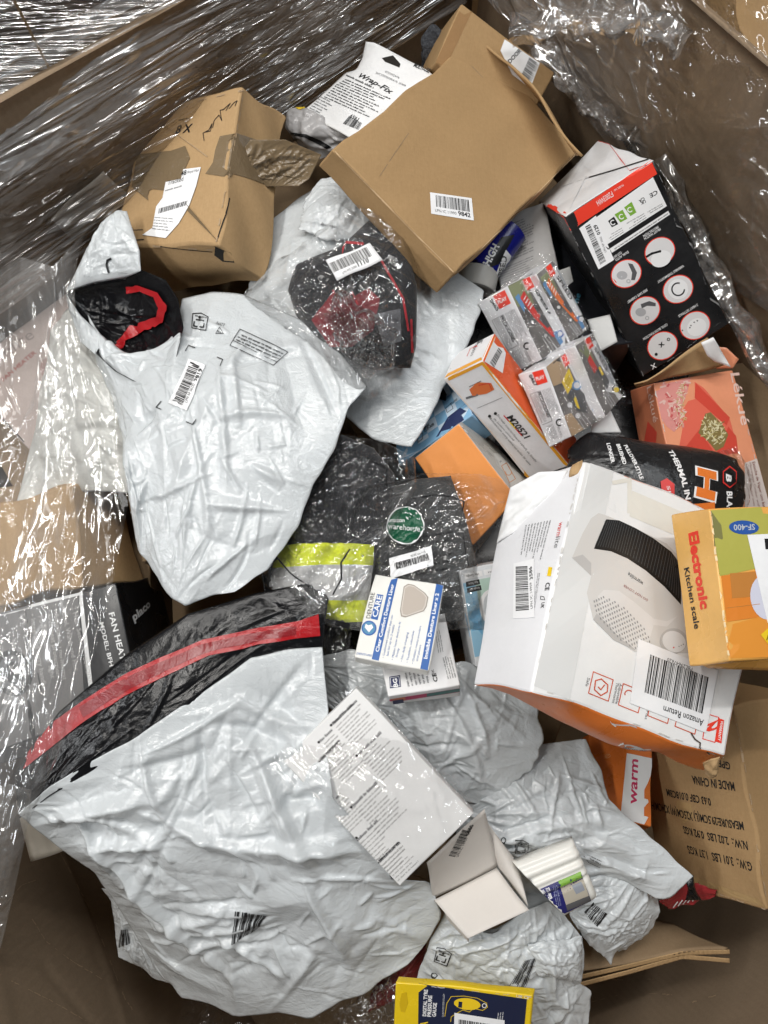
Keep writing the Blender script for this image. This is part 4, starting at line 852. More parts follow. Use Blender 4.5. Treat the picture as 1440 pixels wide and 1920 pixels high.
# loose top flaps, torn corners
for nm, tp_, rt_, bt_, lf_, mt in (('torn_flap', [(957, 914, .13), (1010, 885, .15), (1066, 882, .16)], [(1066, 882, .16), (1040, 930, .15), (1000, 975, .13)], [(931, 1018, .10), (960, 1000, .12), (1000, 975, .13)], [(957, 914, .13), (945, 960, .11), (931, 1018, .10)], WHITE()),
                                ('torn_flap', [(1073, 872, .165), (1084, 866, .175), (1092, 862, .168)], [(1092, 862, .168), (1084, 880, .165)], [(1062, 905, .15), (1070, 896, .155), (1084, 880, .165)], [(1073, 872, .165), (1062, 905, .15)], K_PALE()),
                                ('torn_corner', [(978, 1272, .12), (990, 1270, .14), (1002, 1284, .15)], [(1002, 1284, .15), (1000, 1306, .14)], [(978, 1310, .11), (990, 1318, .12), (1000, 1306, .14)], [(978, 1272, .12), (978, 1310, .11)], K_PALE()),
                                ('torn_corner', [(1318, 1432, .13), (1332, 1424, .14), (1350, 1420, .145)], [(1350, 1420, .145), (1346, 1448, .12)], [(1322, 1448, .11), (1334, 1456, .11), (1346, 1448, .12)], [(1318, 1432, .13), (1322, 1448, .11)], K_PALE())):
    X = crumple(lambda nu, nv: coons(side(tp_), side(rt_), side(bt_), side(lf_), nu, nv), 9, (.06, .06), (8, 14, 24), amp=.003)
    sheet(nm, X, mt, wh, solid=.0012)

# ---- kitchen scale box
P = fit_box([(1368, 1237), (1600, 1228), (1565, 943), (1330, 955)], {0: (1293, 1247), 3: (1258, 966)}, z=.225, d=.05)
SY = board('scale_amber', (.80, .40, .09), .28, .05)
sb = carton('kitchen_scale_box', 'amber kitchen scale box lying on the white heater carton', 'box', P, {'left': board('scale_amber_pale', (.82, .47, .14), .28, .05)}, SY, .0008, 20, .001, 10, .0018)
i = Ink(sb, 'lettering'); i.text('Electronic', (1292, 1000), (1315, 1143), 17, RB, 1, .045); i.text('Kitchen scale', (1283, 1066), (1303, 1180), 10, BK, 1, .02)
i.poly([(1332, 957), (1440, 950), (1445, 1060), (1372, 1076), (1349, 1080)], ink('scale_lime', (.42, .40, .08), .35), 0); i.poly([(1332, 957), (1352, 985), (1355, 1010), (1340, 1025)], ink('scale_olive', (.20, .19, .06), .4), 1)
i.quad([(1362, 1166), (1446, 1154), (1446, 1066), (1352, 1080)], ink('scale_orange', (.70, .22, .03), .35), 1); i.line([(1362, 1140), (1446, 1130)], 1.2, ink('scale_shadow', (.50, .20, .04), .4), 3); i.quad([(1372, 1122), (1420, 1118), (1416, 1072), (1368, 1075)], ink('scale_shadow', (.50, .20, .04), .4), 2); i.poly([(1364, 1212), (1374, 1170), (1447, 1150), (1447, 1232), (1369, 1234)], ink('scale_deep', (.72, .28, .04), .35), 1)
i.disc((1394, 989), 28, BLUEI(), 3, 26, 13, 3); i.text('SF-400', (1414, 983), (1374, 984), 11, ink('sf_grey', (.45, .48, .52), .4), 4, .02); i.disc((1436, 1120), 30, ink('scale_bowl', (.62, .62, .72), .3), 3, 26, 42, -8)
i.poly([(1400, 1003), (1450, 1001), (1455, 1170), (1438, 1168)], LABEL(), 5); i.poly([(1425, 1190), (1445, 1172), (1462, 1192), (1442, 1212)], YEL(), 6); i.line([(1436, 1200), (1441, 1185), (1446, 1200)], 1.5, BK, 7); i.quad([(1434, 1030), (1450, 1030), (1450, 1010), (1432, 1010)], BK, 6); i.done()
sheet('bottom_flap', Wob(.001, 3, .05, .1)(coons(side([(1318, 1247), (1372, 1238), (1450, 1238)], [.19, .2, .2]), side([(1450, 1238), (1450, 1258)], [.2, .185]), side([(1330, 1252), (1372, 1256), (1450, 1259)], [.18, .185, .185]), side([(1318, 1247), (1330, 1252)], [.19, .18]), 12, 4)), SY, sb, solid=.0008)

# ---- big printed brown carton at the lower right
P = fit_box([(1235, 1642), (1441, 1706), (1378, 1330), (1178, 1290)], {1: (1560, 1650), 2: (1500, 1300)}, z=-.11, d=.16, tilt=.05)
gc = carton('shipping_carton', 'brown shipping carton with upside down black weights and measures print', 'carton', P, {}, K_BROWN(), .002, 23, .003, 12, .003)
i = Ink(gc, 'lettering')
for tx, p0, p1, h in (('GPE', (1369, 1430), (1346, 1424), 12), ('MADE IN CHINA', (1376, 1467), (1297, 1454), 14), ('0.63 CBF 0.018CBM', (1332, 1497), (1249, 1479), 12), ('MEASURE:29.5CM(L) X25CM(W) X24CM(H)', (1393, 1541), (1218, 1502), 13), ('N.W.:  2.02 LBS  0.92 KGS', (1401, 1578), (1280, 1548), 13), ('G.W.:  3.01 LBS  1.37 KGS', (1409, 1617), (1288, 1585), 14)): i.text(tx, p0, p1, h * 1.2, BK, 1, .02)
i.done()
i = Ink(gc, 'clear_tape', .0004); i.fine([(1240, 1622), (1420, 1685), (1436, 1700), (1242, 1640)], poly('amber_tape', (.42, .28, .13), .15, .3), 0, 12); i.fine([(1270, 1500), (1296, 1507), (1300, 1530), (1282, 1545), (1266, 1522)], poly('amber_tape', (.42, .28, .13)), 0, 10); i.done()

# ---- second orange and white heater box below
P = fit_box([(1105, 1520), (1222, 1550), (1222, 1400), (1105, 1375)], {}, z=-.10, d=.10)
w2 = carton('heater_box', 'orange and white box with red lettering squeezed beneath the large heater carton', 'box', P, {}, ORG, .0008, 24, .001, 8, .0016)
i = Ink(w2, 'lettering'); i.poly([(1163, 1534), (1175, 1412), (1222, 1422), (1222, 1550)], WI, 0); i.text('warm', (1193, 1510), (1196, 1425), 17, ink('crimson_ink', (.55, .02, .10), .4), 1, .02); i.text('e', (1136, 1424), (1146, 1418), 12, ink('amber_pale', (.75, .35, .15), .4), 1); i.done()

# ---- left: brown box, fan heater box, pale heater box
P = fit_box([(-40, 1144), (160, 1098), (132, 915), (-62, 948)], {1: (266, 1085), 2: (220, 905)}, z=-.02, d=.08)
lb = carton('crumpled_carton', 'crumpled brown carton under the film above the black fan heater box', 'carton', P, {}, K_PALE(), .004, 25, .004, 14, .003)
P = fit_box([(-15, 1440), (266, 1335), (217, 1091), (-62, 1165)], {2: (300, 1082), 1: (352, 1300)}, z=-.02, d=.07)
fb = carton('fan_heater_box', 'black fan heater box with grey feature panel under the clear film', 'box', P, {'right': BLKB(), 'top': BLKB()}, board('charcoal_card', (.022, .022, .024), .3, .2), .0012, 26, .001, 10, .0016)
i = Ink(fb, 'lettering'); GP = ink('panel_grey', (.17, .165, .165), .4)
i.quad([(-40, 1420), (160, 1345), (147, 1112), (-55, 1163)], GP, 0, 4, 4); i.quad([(172, 1340), (180, 1338), (154, 1109), (147, 1110)], WI, 1, 1, 4); i.quad([(-55, 1167), (150, 1116), (149, 1111), (-55, 1161)], WI, 1, 4, 1)
for tx, p0, p1 in (('2 Heat Settings:1000/2000W', (135, 1138), (170, 1300)), ('\u2022 Cool, Warm and Hot', (115, 1139), (140, 1258)), ('\u2022 Adjustable Thermostat', (101, 1142), (118, 1275)), ('\u2022 Overheat protection', (89, 1144), (106, 1268)), ('\u2022 Power indicator light', (71, 1147), (96, 1272)), ('\u2022 Integrated carry handle', (57, 1152), (80, 1290))): i.text(tx, p0, p1, 9, ink('panel_text', (.50, .49, .48), .4), 2)
i.disc((25, 1262), 44, BK, 2, 26, 36, 80); i.disc((25, 1262), 34, PICD, 3, 24, 28, 80); i.disc((28, 1262), 22, BK, 4, 20, 18, 80); i.quad([(-40, 1400), (5, 1385), (0, 1230), (-45, 1240)], ink('panel_light', (.30, .29, .285), .4), 1)
i.text('FAN HEATER', (204, 1150), (232, 1262), 11, WI, 1, .02); i.text('MODEL: BFH', (187, 1168), (206, 1250), 8, WI, 1, .015); i.text('placo', (335, 1144), (282, 1136), 13, WI, 1, .04); i.done()
P = fit_box([(110, 905), (292, 722), (125, 546), (-72, 702)], {}, z=-.05, d=.08)
ph = carton('fan_heater_box', 'pale pinkish fan heater box with faded red lettering behind film', 'box', P, {}, board('faded_pink_card', (.47, .38, .345), .4, .06), .0012, 27, .001, 10, .0016)
i = Ink(ph, 'lettering'); FRD = ink('faded_red', (.33, .09, .07), .5); FGR = ink('faded_grey', (.30, .24, .22), .5)
i.text('warmlite', (-46, 715), (66, 632), 22, FGR, 1); i.text('W FAN HEATER', (-8, 729), (69, 662), 8, FRD, 1, .025); i.disc((88, 690), 13, ink('faded_rose', (.33, .20, .17), .5), 1, 18, 18); i.line([(-2, 778), (45, 828)], 2.2, ink('flap_gap', (.02, .018, .016), .9), 1); i.done()
# slip of grey card against the wall
def on_wall(x, y, b_=.742):                                      # the point where that line of sight meets the back wall
    d_ = ray(x, y); t_ = (b_ - CAM @ B_) / (d_ @ B_); return CAM + d_ * t_
q4 = [on_wall(97, 409, .762), on_wall(194, 320, .764), on_wall(245, 366, .758), on_wall(142, 460, .755)]
X = Wob(.002, 5, .06, .15)(coons(np.array([q4[0], q4[1]]), np.array([q4[1], q4[2]]), np.array([q4[3], q4[2]]), np.array([q4[0], q4[3]]), 14, 10))
sheet('card_slip', X, board('grey_slip', (.34, .31, .28), .6), solid=.001, label='plain grey card slip leaning against the film lined back wall', cat='card')
X = Wob(.001, 5, .06, .15)(coons(side([(30, 1500), (120, 1490)], [-.05, -.03]), side([(120, 1490), (118, 1595)], [-.03, -.06]), side([(58, 1618), (118, 1593)], [-.08, -.06]), side([(30, 1500), (58, 1618)], [-.05, -.08]), 8, 10))
sheet('paper_sheet', X, board('cream_sheet', (.62, .57, .49), .6), solid=.0006, label='corner of a cream paper sheet poking out beneath the front mailer', cat='paper')

# ---- denture liner box
P = fit_box([(663, 1231), (803, 1258), (832, 1097), (703, 1077)], {0: (665, 1241), 1: (802, 1268)}, z=.075, d=.02)
dn = carton('denture_liner_box', 'small white box with blue bands and a clear liner picture', 'box', P, {}, board('warm_white_card', (.80, .79, .75), .3, .02), .0005, 28, .0008, 8, .0012)
i = Ink(dn, 'lettering'); BB = ink('band_blue', (.045, .13, .38), .35)
i.quad([(697, 1236), (710, 1239), (746, 1084), (733, 1081)], BB, 0, 1, 4); i.quad([(788, 1254), (802, 1257), (831, 1098), (818, 1095)], BB, 0, 1, 4)
i.text('Clear Comfort Denture Liner', (710, 1223), (739, 1096), 6.5, WI, 1, .03); i.text('Invisible Denture Liner x 2', (801, 1236), (823, 1113), 6.8, WI, 1, .03)
i.text('DENTURE', (694, 1160), (703, 1112), 8, BK, 1); i.quad([(695, 1160), (708, 1163), (719, 1116), (707, 1114)], BB, 0); i.text('CARE', (707, 1158), (717, 1118), 10, WI, 1, .02)
i.disc((692, 1178), 14, BB, 1, 24); i.disc((692, 1178), 11.5, ink('band_teal', (.10, .26, .42), .4), 2, 20); i.poly([(692, 1186), (684, 1177), (686, 1170), (691, 1173), (697, 1171), (700, 1177)], WI, 3)
for tx, p0, p1 in (('\u2022 Cushioned comfort that can', (720, 1234), (737, 1154)), ('last for up to 3 weeks', (728, 1230), (740, 1172)), ('\u2022 Makes loose dentures fit', (737, 1238), (752, 1166)), ('firmly', (745, 1233), (749, 1216)), ('\u2022 No daily changing', (754, 1241), (766, 1186)), ('\u2022 Tasteless, odourless', (765, 1243), (777, 1183)), ('\u2022 Outlasts messy powders', (775, 1245), (790, 1174)), ('and pastes', (783, 1240), (790, 1210))): i.text(tx, p0, p1, 4, BB, 1)
PL = [(765, 1095), (776, 1097), (797, 1112), (803, 1120), (800, 1137), (795, 1146), (760, 1158), (752, 1156), (750, 1145), (757, 1100)]
i.poly(PL, ink('liner_edge', (.33, .29, .25), .3), 1); i.poly([(776 + (x - 776) * .93, 1126 + (y - 1126) * .94) for x, y in PL], ink('liner_rim', (.62, .57, .52), .25), 2); i.poly([(776 + (x - 776) * .84, 1126 + (y - 1126) * .86) for x, y in PL], ink('liner', (.50, .44, .385), .25), 3)
i.text('DENTURE', (672, 1246), (700, 1252), 4, BB, 1); i.done()
# ---- small box under it
P = fit_box([(727, 1305), (863, 1283), (834, 1150), (698, 1172)], {0: (732, 1322), 1: (862, 1304)}, z=.045, d=.02)
bg = carton('first_aid_box', 'white box with a navy emblem and magenta edge under the denture box', 'box', P, {}, board('cool_white_card', (.76, .75, .75), .3, .03), .0005, 29, .0008, 8, .0012)
i = Ink(bg, 'lettering'); NV = ink('emblem_navy', (.03, .035, .10), .35)
i.quad([(731, 1291), (752, 1288), (750, 1266), (730, 1269)], NV, 0); i.text('BG', (746, 1288), (744, 1272), 8, WI, 1, .03); i.box([(733, 1288), (750, 1286), (748, 1269), (732, 1271)], .8, WI, 1)
i.greek([(762, 1288), (756, 1262), (800, 1255), (806, 1280)], 6, GI, 1, .5, .2, 3); i.text('CE', (821, 1278), (817, 1262), 8, BK, 1, .02); i.text('UK', (816, 1266), (813, 1255), 5, BK, 1); i.greek([(838, 1274), (828, 1232), (845, 1230), (856, 1270)], 4, GI, 1, .5, .2, 5); i.greek([(820, 1225), (812, 1170), (822, 1168), (832, 1222)], 3, GI, 1, .4, .4, 6)
i.quad([(730, 1311), (862, 1290), (862, 1297), (731, 1317)], ink('magenta_ink', (.45, .04, .12), .3), 0, 4, 1); i.quad([(800, 1300), (862, 1290), (862, 1296), (800, 1306)], ink('teal_dark', (.06, .16, .15), .3), 1, 2, 1); i.quad([(730, 1311), (760, 1306), (760, 1312), (731, 1317)], ink('coral_ink', (.55, .18, .10), .3), 1); i.quad([(737, 1320), (757, 1317), (756, 1310), (736, 1313)], NV, 2); i.done()
# ---- smart gadget box
P = fit_box([(892, 1250), (990, 1228), (955, 1050), (861, 1070)], {}, z=.02, d=.04)
gg = carton('smart_device_box', 'white and sky blue gadget box half under the large heater carton', 'box', P, {}, board('gadget_white', (.74, .76, .78), .25, .03), .0006, 30, .001, 8, .0014)
i = Ink(gg, 'lettering'); i.poly([(868, 1094), (930, 1082), (965, 1110), (975, 1215), (890, 1232)], ink('gadget_blue', (.28, .50, .66), .3), 0); i.poly([(890, 1088), (940, 1078), (950, 1110), (900, 1140)], ink('gadget_mint', (.45, .60, .52), .3), 1); i.poly([(872, 1150), (900, 1140), (905, 1190), (882, 1195)], ink('gadget_sky', (.16, .40, .62), .3), 1)
i.quad([(874, 1101), (900, 1095), (898, 1086), (873, 1091)], BK, 2); i.quad([(876, 1112), (903, 1106), (901, 1097), (875, 1103)], BK, 2); i.text('App Store', (896, 1089), (878, 1093), 5, WI, 3); i.text('Google play', (899, 1100), (880, 1104), 4.5, WI, 3)
i.quad([(872, 1087), (905, 1080), (903, 1070), (870, 1076)], WI, 2); i.text('Hey Google', (897, 1074), (874, 1079), 5, BK, 3); i.quad([(908, 1079), (940, 1073), (938, 1063), (906, 1069)], WI, 2); i.text('Alexa', (932, 1068), (914, 1072), 4.5, GI, 3); i.disc((925, 1140), 26, WI, 3, 24, 36, -10); i.disc((926, 1140), 20, ink('gadget_grey', (.55, .58, .60), .3), 4, 22, 30, -10); i.disc((920, 1130), 2, BK, 5, 6)
i.greek([(892, 1174), (884, 1120), (892, 1118), (900, 1170)], 1, ink('gadget_sky', (.16, .40, .62), .3), 3, .8, .1); i.done()

# ---- leaflet pack in a clear sleeve
P = fit_box([(530, 1426), (750, 1662), (889, 1527), (667, 1290)], {}, z=.045, d=.018)
lp = carton('leaflet_pack', 'thick white printed leaflet pack inside a clear sleeve', 'pack', P, {}, board('leaflet_white', (.74, .735, .725), .4, .02), .0008, 31, .0015, 10, .001)
i = Ink(lp, 'lettering'); f4 = [np.array(x, float) for x in ((530, 1426), (750, 1662), (889, 1527), (667, 1290))]
L = lambda a, b: tuple(f4[3] * (1 - a) * (1 - b) + f4[2] * a * (1 - b) + f4[1] * a * b + f4[0] * (1 - a) * b)   # a along the length from the top corner, b towards the mailer
for k, (a0, a1, b0, b1, sd) in enumerate(((.04, .24, .07, .40, 1), (.27, .50, .07, .42, 2), (.14, .36, .42, .72, 3), (.46, .72, .44, .80, 4), (.62, .92, .72, 1.0, 5), (.06, .2, .44, .6, 6), (.36, .58, .76, 1.0, 7), (.80, .98, .70, .98, 8))):
    # lines read up and to the right, along -b
    i.greek([L(a1, b1), L(a1, b0), L(a0 + .035, b0), L(a0 + .035, b1)], max(5, int((a1 - a0) * 42)), ink('leaflet_ink', (.40, .395, .39), .5), 1, .42, .45, sd, 2.0); i.greek([L(a0 + .03, b1), L(a0 + .03, b0), L(a0, b0), L(a0, b1)], 1, GI, 1, .6, .3, sd + 20, 3.2); i.disc(L(a0 + .012, b1 + .02), 2.6, BK, 1, 10)
i.text('Perfect f\u00f6r mobilen,', L(.060, .40), L(.060, .12), 5.5, BK, 2, .02); i.text('Ideal per pareti umide', L(.155, .72), L(.155, .46), 5.5, BK, 2, .02); i.text('Ideaal voor ramen', L(.815, .98), L(.815, .72), 5.5, BK, 2, .02)
i.done()
X = crumple(lambda nu, nv: pillow(coons(side([(640, 1268), (668, 1284), (780, 1400), (912, 1528)], [.03, .052, .052, .04]), side([(912, 1528), (890, 1532), (754, 1668)], [.04, .05, .045]), side([(500, 1440), (640, 1560), (754, 1668)], [.045, .05, .045]), side([(640, 1268), (500, 1440)], [.03, .045]), nu, nv), .006), 61, (.015, .02), (16, 40, 90), amp=.003, kf=(.03, .03, .03))
sheet('clear_sleeve', X + UPV * .004, film('sleeve_film', (.98, .98, .98), .01, .06, .06, .4, (5, 9), .006, .35, .35, .52), lp)
X = crumple(lambda nu, nv: coons(side([(700, 1318), (800, 1400), (860, 1455), (898, 1520)], [.035, .03, .03, .03]), side([(898, 1520), (888, 1530)], [.03, .04]), side([(690, 1312), (780, 1405), (888, 1530)], [.045, .045, .04]), side([(700, 1318), (690, 1312)], [.035, .045]), nu, nv), 62, (.05, .12), (14, 40, 80), amp=.005, aspect=.3)
sheet('sleeve_edge', X, film('sleeve_film', (.96, .96, .96)), lp)

# ---- folded blank card with a barcode
fc = bpy.data.objects.new('folded_card', None); COL.objects.link(fc); prop(fc, 'blank pinkish white folded card with a barcode on its upper half', 'card')
PC = board('pinkish_card', (.66, .62, .575), .6, .02, .3)
def panel(name, q, zs, par, mt, seed=1, amp=.0012, th=.0009):
    C4 = [at(x, y, z) for (x, y), z in zip(q, zs)]
    return sheet(name, Wob(amp, seed, .06, .15)(coons(np.array([C4[3], C4[2]]), np.array([C4[2], C4[1]]), np.array([C4[0], C4[1]]), np.array([C4[3], C4[0]]), 14, 14)), mt, par, solid=th)
up_ = panel('upper_panel', [(814, 1686), (932, 1626), (908, 1518), (800, 1618)], (-.045, -.04, .025, .02), fc, PC, 3)
panel('lower_panel', [(878, 1760), (992, 1704), (932, 1626), (814, 1686)], (-.01, -.005, -.04, -.045), fc, PC, 4); panel('side_panel', [(990, 1700), (966, 1612), (908, 1530), (932, 1626)], (-.02, -.035, .0, -.042), fc, PC, 5); panel('under_panel', [(880, 1764), (876, 1755), (836, 1708), (842, 1720)], (-.05, -.02, -.05, -.07), fc, PC, 6)
i = Ink(up_, 'barcode'); i.barcode([(841, 1604), (872, 1545), (886, 1549), (853, 1606)], BK, 1, 30, 5); i.text('LPN IC 14959', (859, 1606), (877, 1570), 5, BK, 1); i.text('6665', (878, 1566), (888, 1546), 7, BK, 1, .02); i.done()

# ---- tyre gauge box
P = fit_box([(738, 1992), (985, 2014), (999, 1868), (743, 1839)], {2: (1004, 1853), 3: (748, 1829)}, z=-.06, d=.04)
YB = board('gauge_yellow', (.80, .56, .015), .3, .04)
ty = carton('tyre_gauge_box', 'yellow and navy tyre gauge box at the bottom of the heap', 'box', P, {}, YB, .0006, 32, .001, 8, .0014)
i = Ink(ty, 'lettering'); NB = ink('gauge_navy', (.012, .018, .05), .35)
i.quad([(783, 1994), (975, 2012), (988, 1873), (785, 1844)], NB, 0, 4, 2)
i.text('DIGITAL TYRE', (799, 1905), (802, 1855), 7, WI, 1, .03); i.text('PRESSURE', (808, 1906), (810, 1866), 7, WI, 1, .03); i.text('GAUGE', (817, 1906), (819, 1880), 7, WI, 1, .03); i.text('AA', (800, 1935), (802, 1915), 14, YEL(), 1, .03)
OUT = [(834, 1905), (838, 1880), (846, 1868), (870, 1867), (895, 1871), (912, 1880), (914, 1888), (905, 1894), (888, 1890), (880, 1897), (868, 1893), (855, 1900), (846, 1906), (845, 1915)]
i.line(OUT, 1, YEL(), 1); i.disc((876, 1882), 25, YEL(), 1, 24, 11, 6); i.disc((908, 1885), 4.5, WI, 1, 12, inner=.7); i.quad([(859, 1888), (866, 1889), (867, 1878), (860, 1877)], NB, 2); i.greek([(828, 1906), (830, 1862), (834, 1863), (832, 1906)], 2, WI, 1, .4); i.text('UK CE', (968, 1870), (992, 1873), 6, WI, 1); i.greek([(930, 1912), (932, 1895), (945, 1897), (943, 1913)], 3, WI, 1, .4)
i.poly([(749, 1882), (753, 1862), (762, 1860), (765, 1880), (759, 1898), (752, 1896)], ink('gauge_yellow_deep', (.60, .40, .01), .4), 0); i.done()
i = Ink(ty, 'barcode_label', .0008); i.quad([(850, 1985), (944, 1992), (946, 1912), (852, 1898)], LABEL(), 0, 2, 2); i.barcode([(858, 1975), (936, 1982), (938, 1922), (860, 1910)], BK, 1, 34, 8); i.done()

PE = board('rubbed_card', (.62, .60, .57), .7)
worn(hc, [[(1060, 412), (1130, 553), (1206, 704)], [(1364, 612), (1300, 652), (1212, 706)], [(1224, 304), (1300, 466), (1364, 604)]], board('rubbed_black', (.22, .22, .22), .7), .9, 1, .5)
worn(wh, [[(1000, 1288), (1180, 1354), (1358, 1420)], [(1091, 866), (1050, 1050), (1000, 1282)]], PE, 1.4, 2, .5)
worn(sb, [[(1332, 960), (1350, 1100), (1367, 1232)]], board('rubbed_amber', (.80, .62, .36), .6), 1.2, 3, .6)
worn(ob, [[(864, 797), (915, 862), (966, 928)]], PE, 1.1, 4, .5)
worn(ty, [[(745, 1842), (860, 1854), (996, 1868)]], PE, 1, 5, .4)
worn(vb, [[(906, 680), (985, 776), (1066, 873)]], PE, 1, 6, .4)
worn(gc, [[(1380, 1345), (1410, 1520), (1438, 1700)], [(1250, 1644), (1340, 1674), (1436, 1704)]], PALEC, 1.6, 7, .6)
worn(bx, [[(456, 172), (430, 320), (404, 464)], [(214, 458), (300, 462), (400, 468)], [(282, 214), (370, 190), (455, 170)]], PALEC, 1.8, 8, .6)
worn(lk, [[(1226, 722), (1255, 850), (1284, 985)], [(1374, 696), (1400, 800), (1430, 920)]], PE, 1, 9, .35)
# ================================================================== soft goods: mailers, clear bags, tube, bottle
def bag(name, label, cat, top, right, bottom, left, h, seed, mat, c=(.06, .06), levels=(40, 80, 150), lumps=(), p=.85, closed=.04, aspect=1.0, kf=(.002, .003, .004), kb=(.03, .02, .02), amp=.026, parent=None, group=None, it=(40, 30, 16), **kw):
    g_ = np.random.default_rng(seed + 500)
    def uneven(q, a=.0009):                                      # welded edges wander a little
        q = polyline(q, 40); t = np.linspace(0, 1, 40)[:, None]; w = sum(g_.normal(size=3) * np.sin(t * f + g_.uniform(0, 6)) / (1 + k * .35) for k, f in enumerate((9, 17, 31, 57))); return q + w * a * np.minimum(1, 12 * np.minimum(t, 1 - t))
    top, right, bottom, left = (uneven(q) for q in (top, right, bottom, left))
    sz = min(1.0, max(.34, (np.linalg.norm(top[-1] - top[0]) + np.linalg.norm(bottom[-1] - bottom[0]) + np.linalg.norm(left[-1] - left[0]) + np.linalg.norm(right[-1] - right[0])) / 4 / .30))
    if 'fold' not in kw: kw['fold'] = (int(12 + 8 * (1 - sz)), .13 * sz, .034 * sz)
    amp = amp * sz ** 1.25
    X = crumple(lambda nu, nv: pillow(coons(top, right, bottom, left, nu, nv), h, p, lumps), seed, c, levels, it, kf, kb, amp, aspect=aspect, **kw)
    return sheet(name, X, mat, parent, closed=closed, label=label, cat=cat, group=group or ('white poly mailers in the heap' if name == 'poly_mailer' else None))
def recycle(i, c, s, rot=0):
    """small printed recycling mark"""
    ca, sa = math.cos(R(rot)), math.sin(R(rot)); T = lambda x, y: (c[0] + s * (x * ca - y * sa), c[1] + s * (x * sa + y * ca))
    i.line([T(-1, -1), T(.9, -1), T(1.1, .9), T(0, 1.15), T(-1, .8), T(-1, -1)], s * .10, BK, 1); i.line([T(-.6, -.1), T(-.6, -.65), T(-.1, -.65)], s * .16, BK, 1); i.line([T(.2, -.7), T(.7, -.7), T(.7, -.1)], s * .16, BK, 1); i.line([T(.5, .2), T(-.4, .2)], s * .16, BK, 1); i.disc(T(.1, .55), s * .2, BK, 1, 8); i.greek([T(-.8, .85), T(.8, .85), T(.8, .5), T(-.8, .5)], 1, BK, 1, .6, .1)

# ---- large front mailer with black and red lip
M1 = MAILER()
top = side([(33, 1525), (90, 1478), (250, 1385), (390, 1290), (470, 1232), (605, 1213)], [.02, .035, .05, .06, .065, .05])
fm = bag('poly_mailer', 'largest white poly mailer with a long black lip and red strip in front', 'mailer', top,
         side([(605, 1213), (617, 1330), (612, 1400), (622, 1500), (690, 1560), (735, 1650), (808, 1650), (830, 1720), (795, 1775)], [.05, .045, .05, .055, .02, .0, -.03, -.06, -.09]),
         side([(300, 1830), (322, 1846), (338, 1872), (392, 1880), (440, 1902), (520, 1898), (583, 1916), (640, 1876), (690, 1862), (713, 1838), (762, 1812), (795, 1775)], [-.19, -.19, -.19, -.18, -.175, -.16, -.14, -.13, -.125, -.12, -.10, -.09]),
         side([(33, 1525), (113, 1593), (177, 1633), (207, 1680), (247, 1740), (300, 1830)], [.02, -.03, -.07, -.10, -.14, -.19]),
         .007, 71, M1, (.12, .14), (50, 100, 240), lumps=((.35, .35, .25, .25, .02), (.72, .5, .2, .3, .022)), closed=.05)
X = crumple(lambda nu, nv: pillow(coons(side([(25, 1452), (110, 1335), (235, 1228), (350, 1152), (480, 1112), (622, 1084)], [.01, .035, .05, .06, .06, .05]), side([(622, 1084), (612, 1150), (605, 1222)], [.05, .058, .047]), side([(36, 1535), (95, 1492), (256, 1398), (396, 1302), (475, 1245), (605, 1224)], [.014, .03, .046, .056, .06, .047]), side([(25, 1452), (36, 1535)], [.01, .014]), nu, nv), .010), 72, (.05, .06), (18, 48, 110), amp=.005, aspect=.35)
lip = sheet('black_lip', X, LINING(), fm, solid=.0003)
def ribbon(body, upper, lower, mat, n=40, name='red_strip', lift=.0016):
    s = Ink(body, name, lift); U_ = np.array(upper, float); L_ = np.array(lower, float)
    f = lambda Q, t: np.array([np.interp(t, np.linspace(0, 1, len(Q)), Q[:, k]) for k in (0, 1)])
    for k in range(n): s.quad([f(L_, k / n), f(L_, (k + 1) / n), f(U_, (k + 1) / n), f(U_, k / n)], mat, 0, 1, 3)
    o = s.done(); bm = bmesh.new(); bm.from_mesh(o.data); bmesh.ops.remove_doubles(bm, verts=bm.verts, dist=1e-5); bm.to_mesh(o.data); bm.free()
    o.data.polygons.foreach_set('use_smooth', np.ones(len(o.data.polygons), bool)); return o
ribbon(lip, [(28, 1405), (150, 1318), (238, 1262), (300, 1234), (380, 1200), (480, 1178), (560, 1165), (597, 1152)], [(45, 1442), (160, 1352), (240, 1302), (310, 1268), (390, 1230), (480, 1210), (560, 1196), (600, 1192)], REDTAPE())
DRED = poly('dark_red_strip_poly', (.22, .008, .012), .25, .3)
ribbon(lip, [(150, 1326), (238, 1270), (300, 1243), (380, 1208), (480, 1186), (555, 1174)], [(158, 1345), (240, 1294), (306, 1260), (388, 1223), (480, 1203), (555, 1190)], DRED, 34, 'adhesive_strip', .0022)
i = Ink(fm, 'barcode_print', .0016); i.barcode([(434, 1772), (485, 1738), (500, 1715), (442, 1708)], BK, 0, 9, 3, 8); i.done()

sm_ = bag('poly_mailer', 'crumpled mailer edge with printed bars poking out behind the largest mailer', 'mailer', side([(190, 1665), (260, 1680), (330, 1720)], [-.13, -.12, -.12]), side([(330, 1720), (345, 1790), (340, 1850)], [-.12, -.16, -.20]), side([(222, 1795), (262, 1812), (290, 1836), (340, 1850)], [-.20, -.21, -.21, -.20]), side([(190, 1665), (208, 1690), (216, 1745), (222, 1795)], [-.13, -.15, -.18, -.20]), .012, 73, M1, (.12, .12), (20, 50, 120), closed=.02)
i = Ink(sm_, 'barcode_print', .0014); i.barcode([(222, 1776), (246, 1768), (240, 1740), (228, 1742)], BK, 0, 8, 3, 5); i.done()

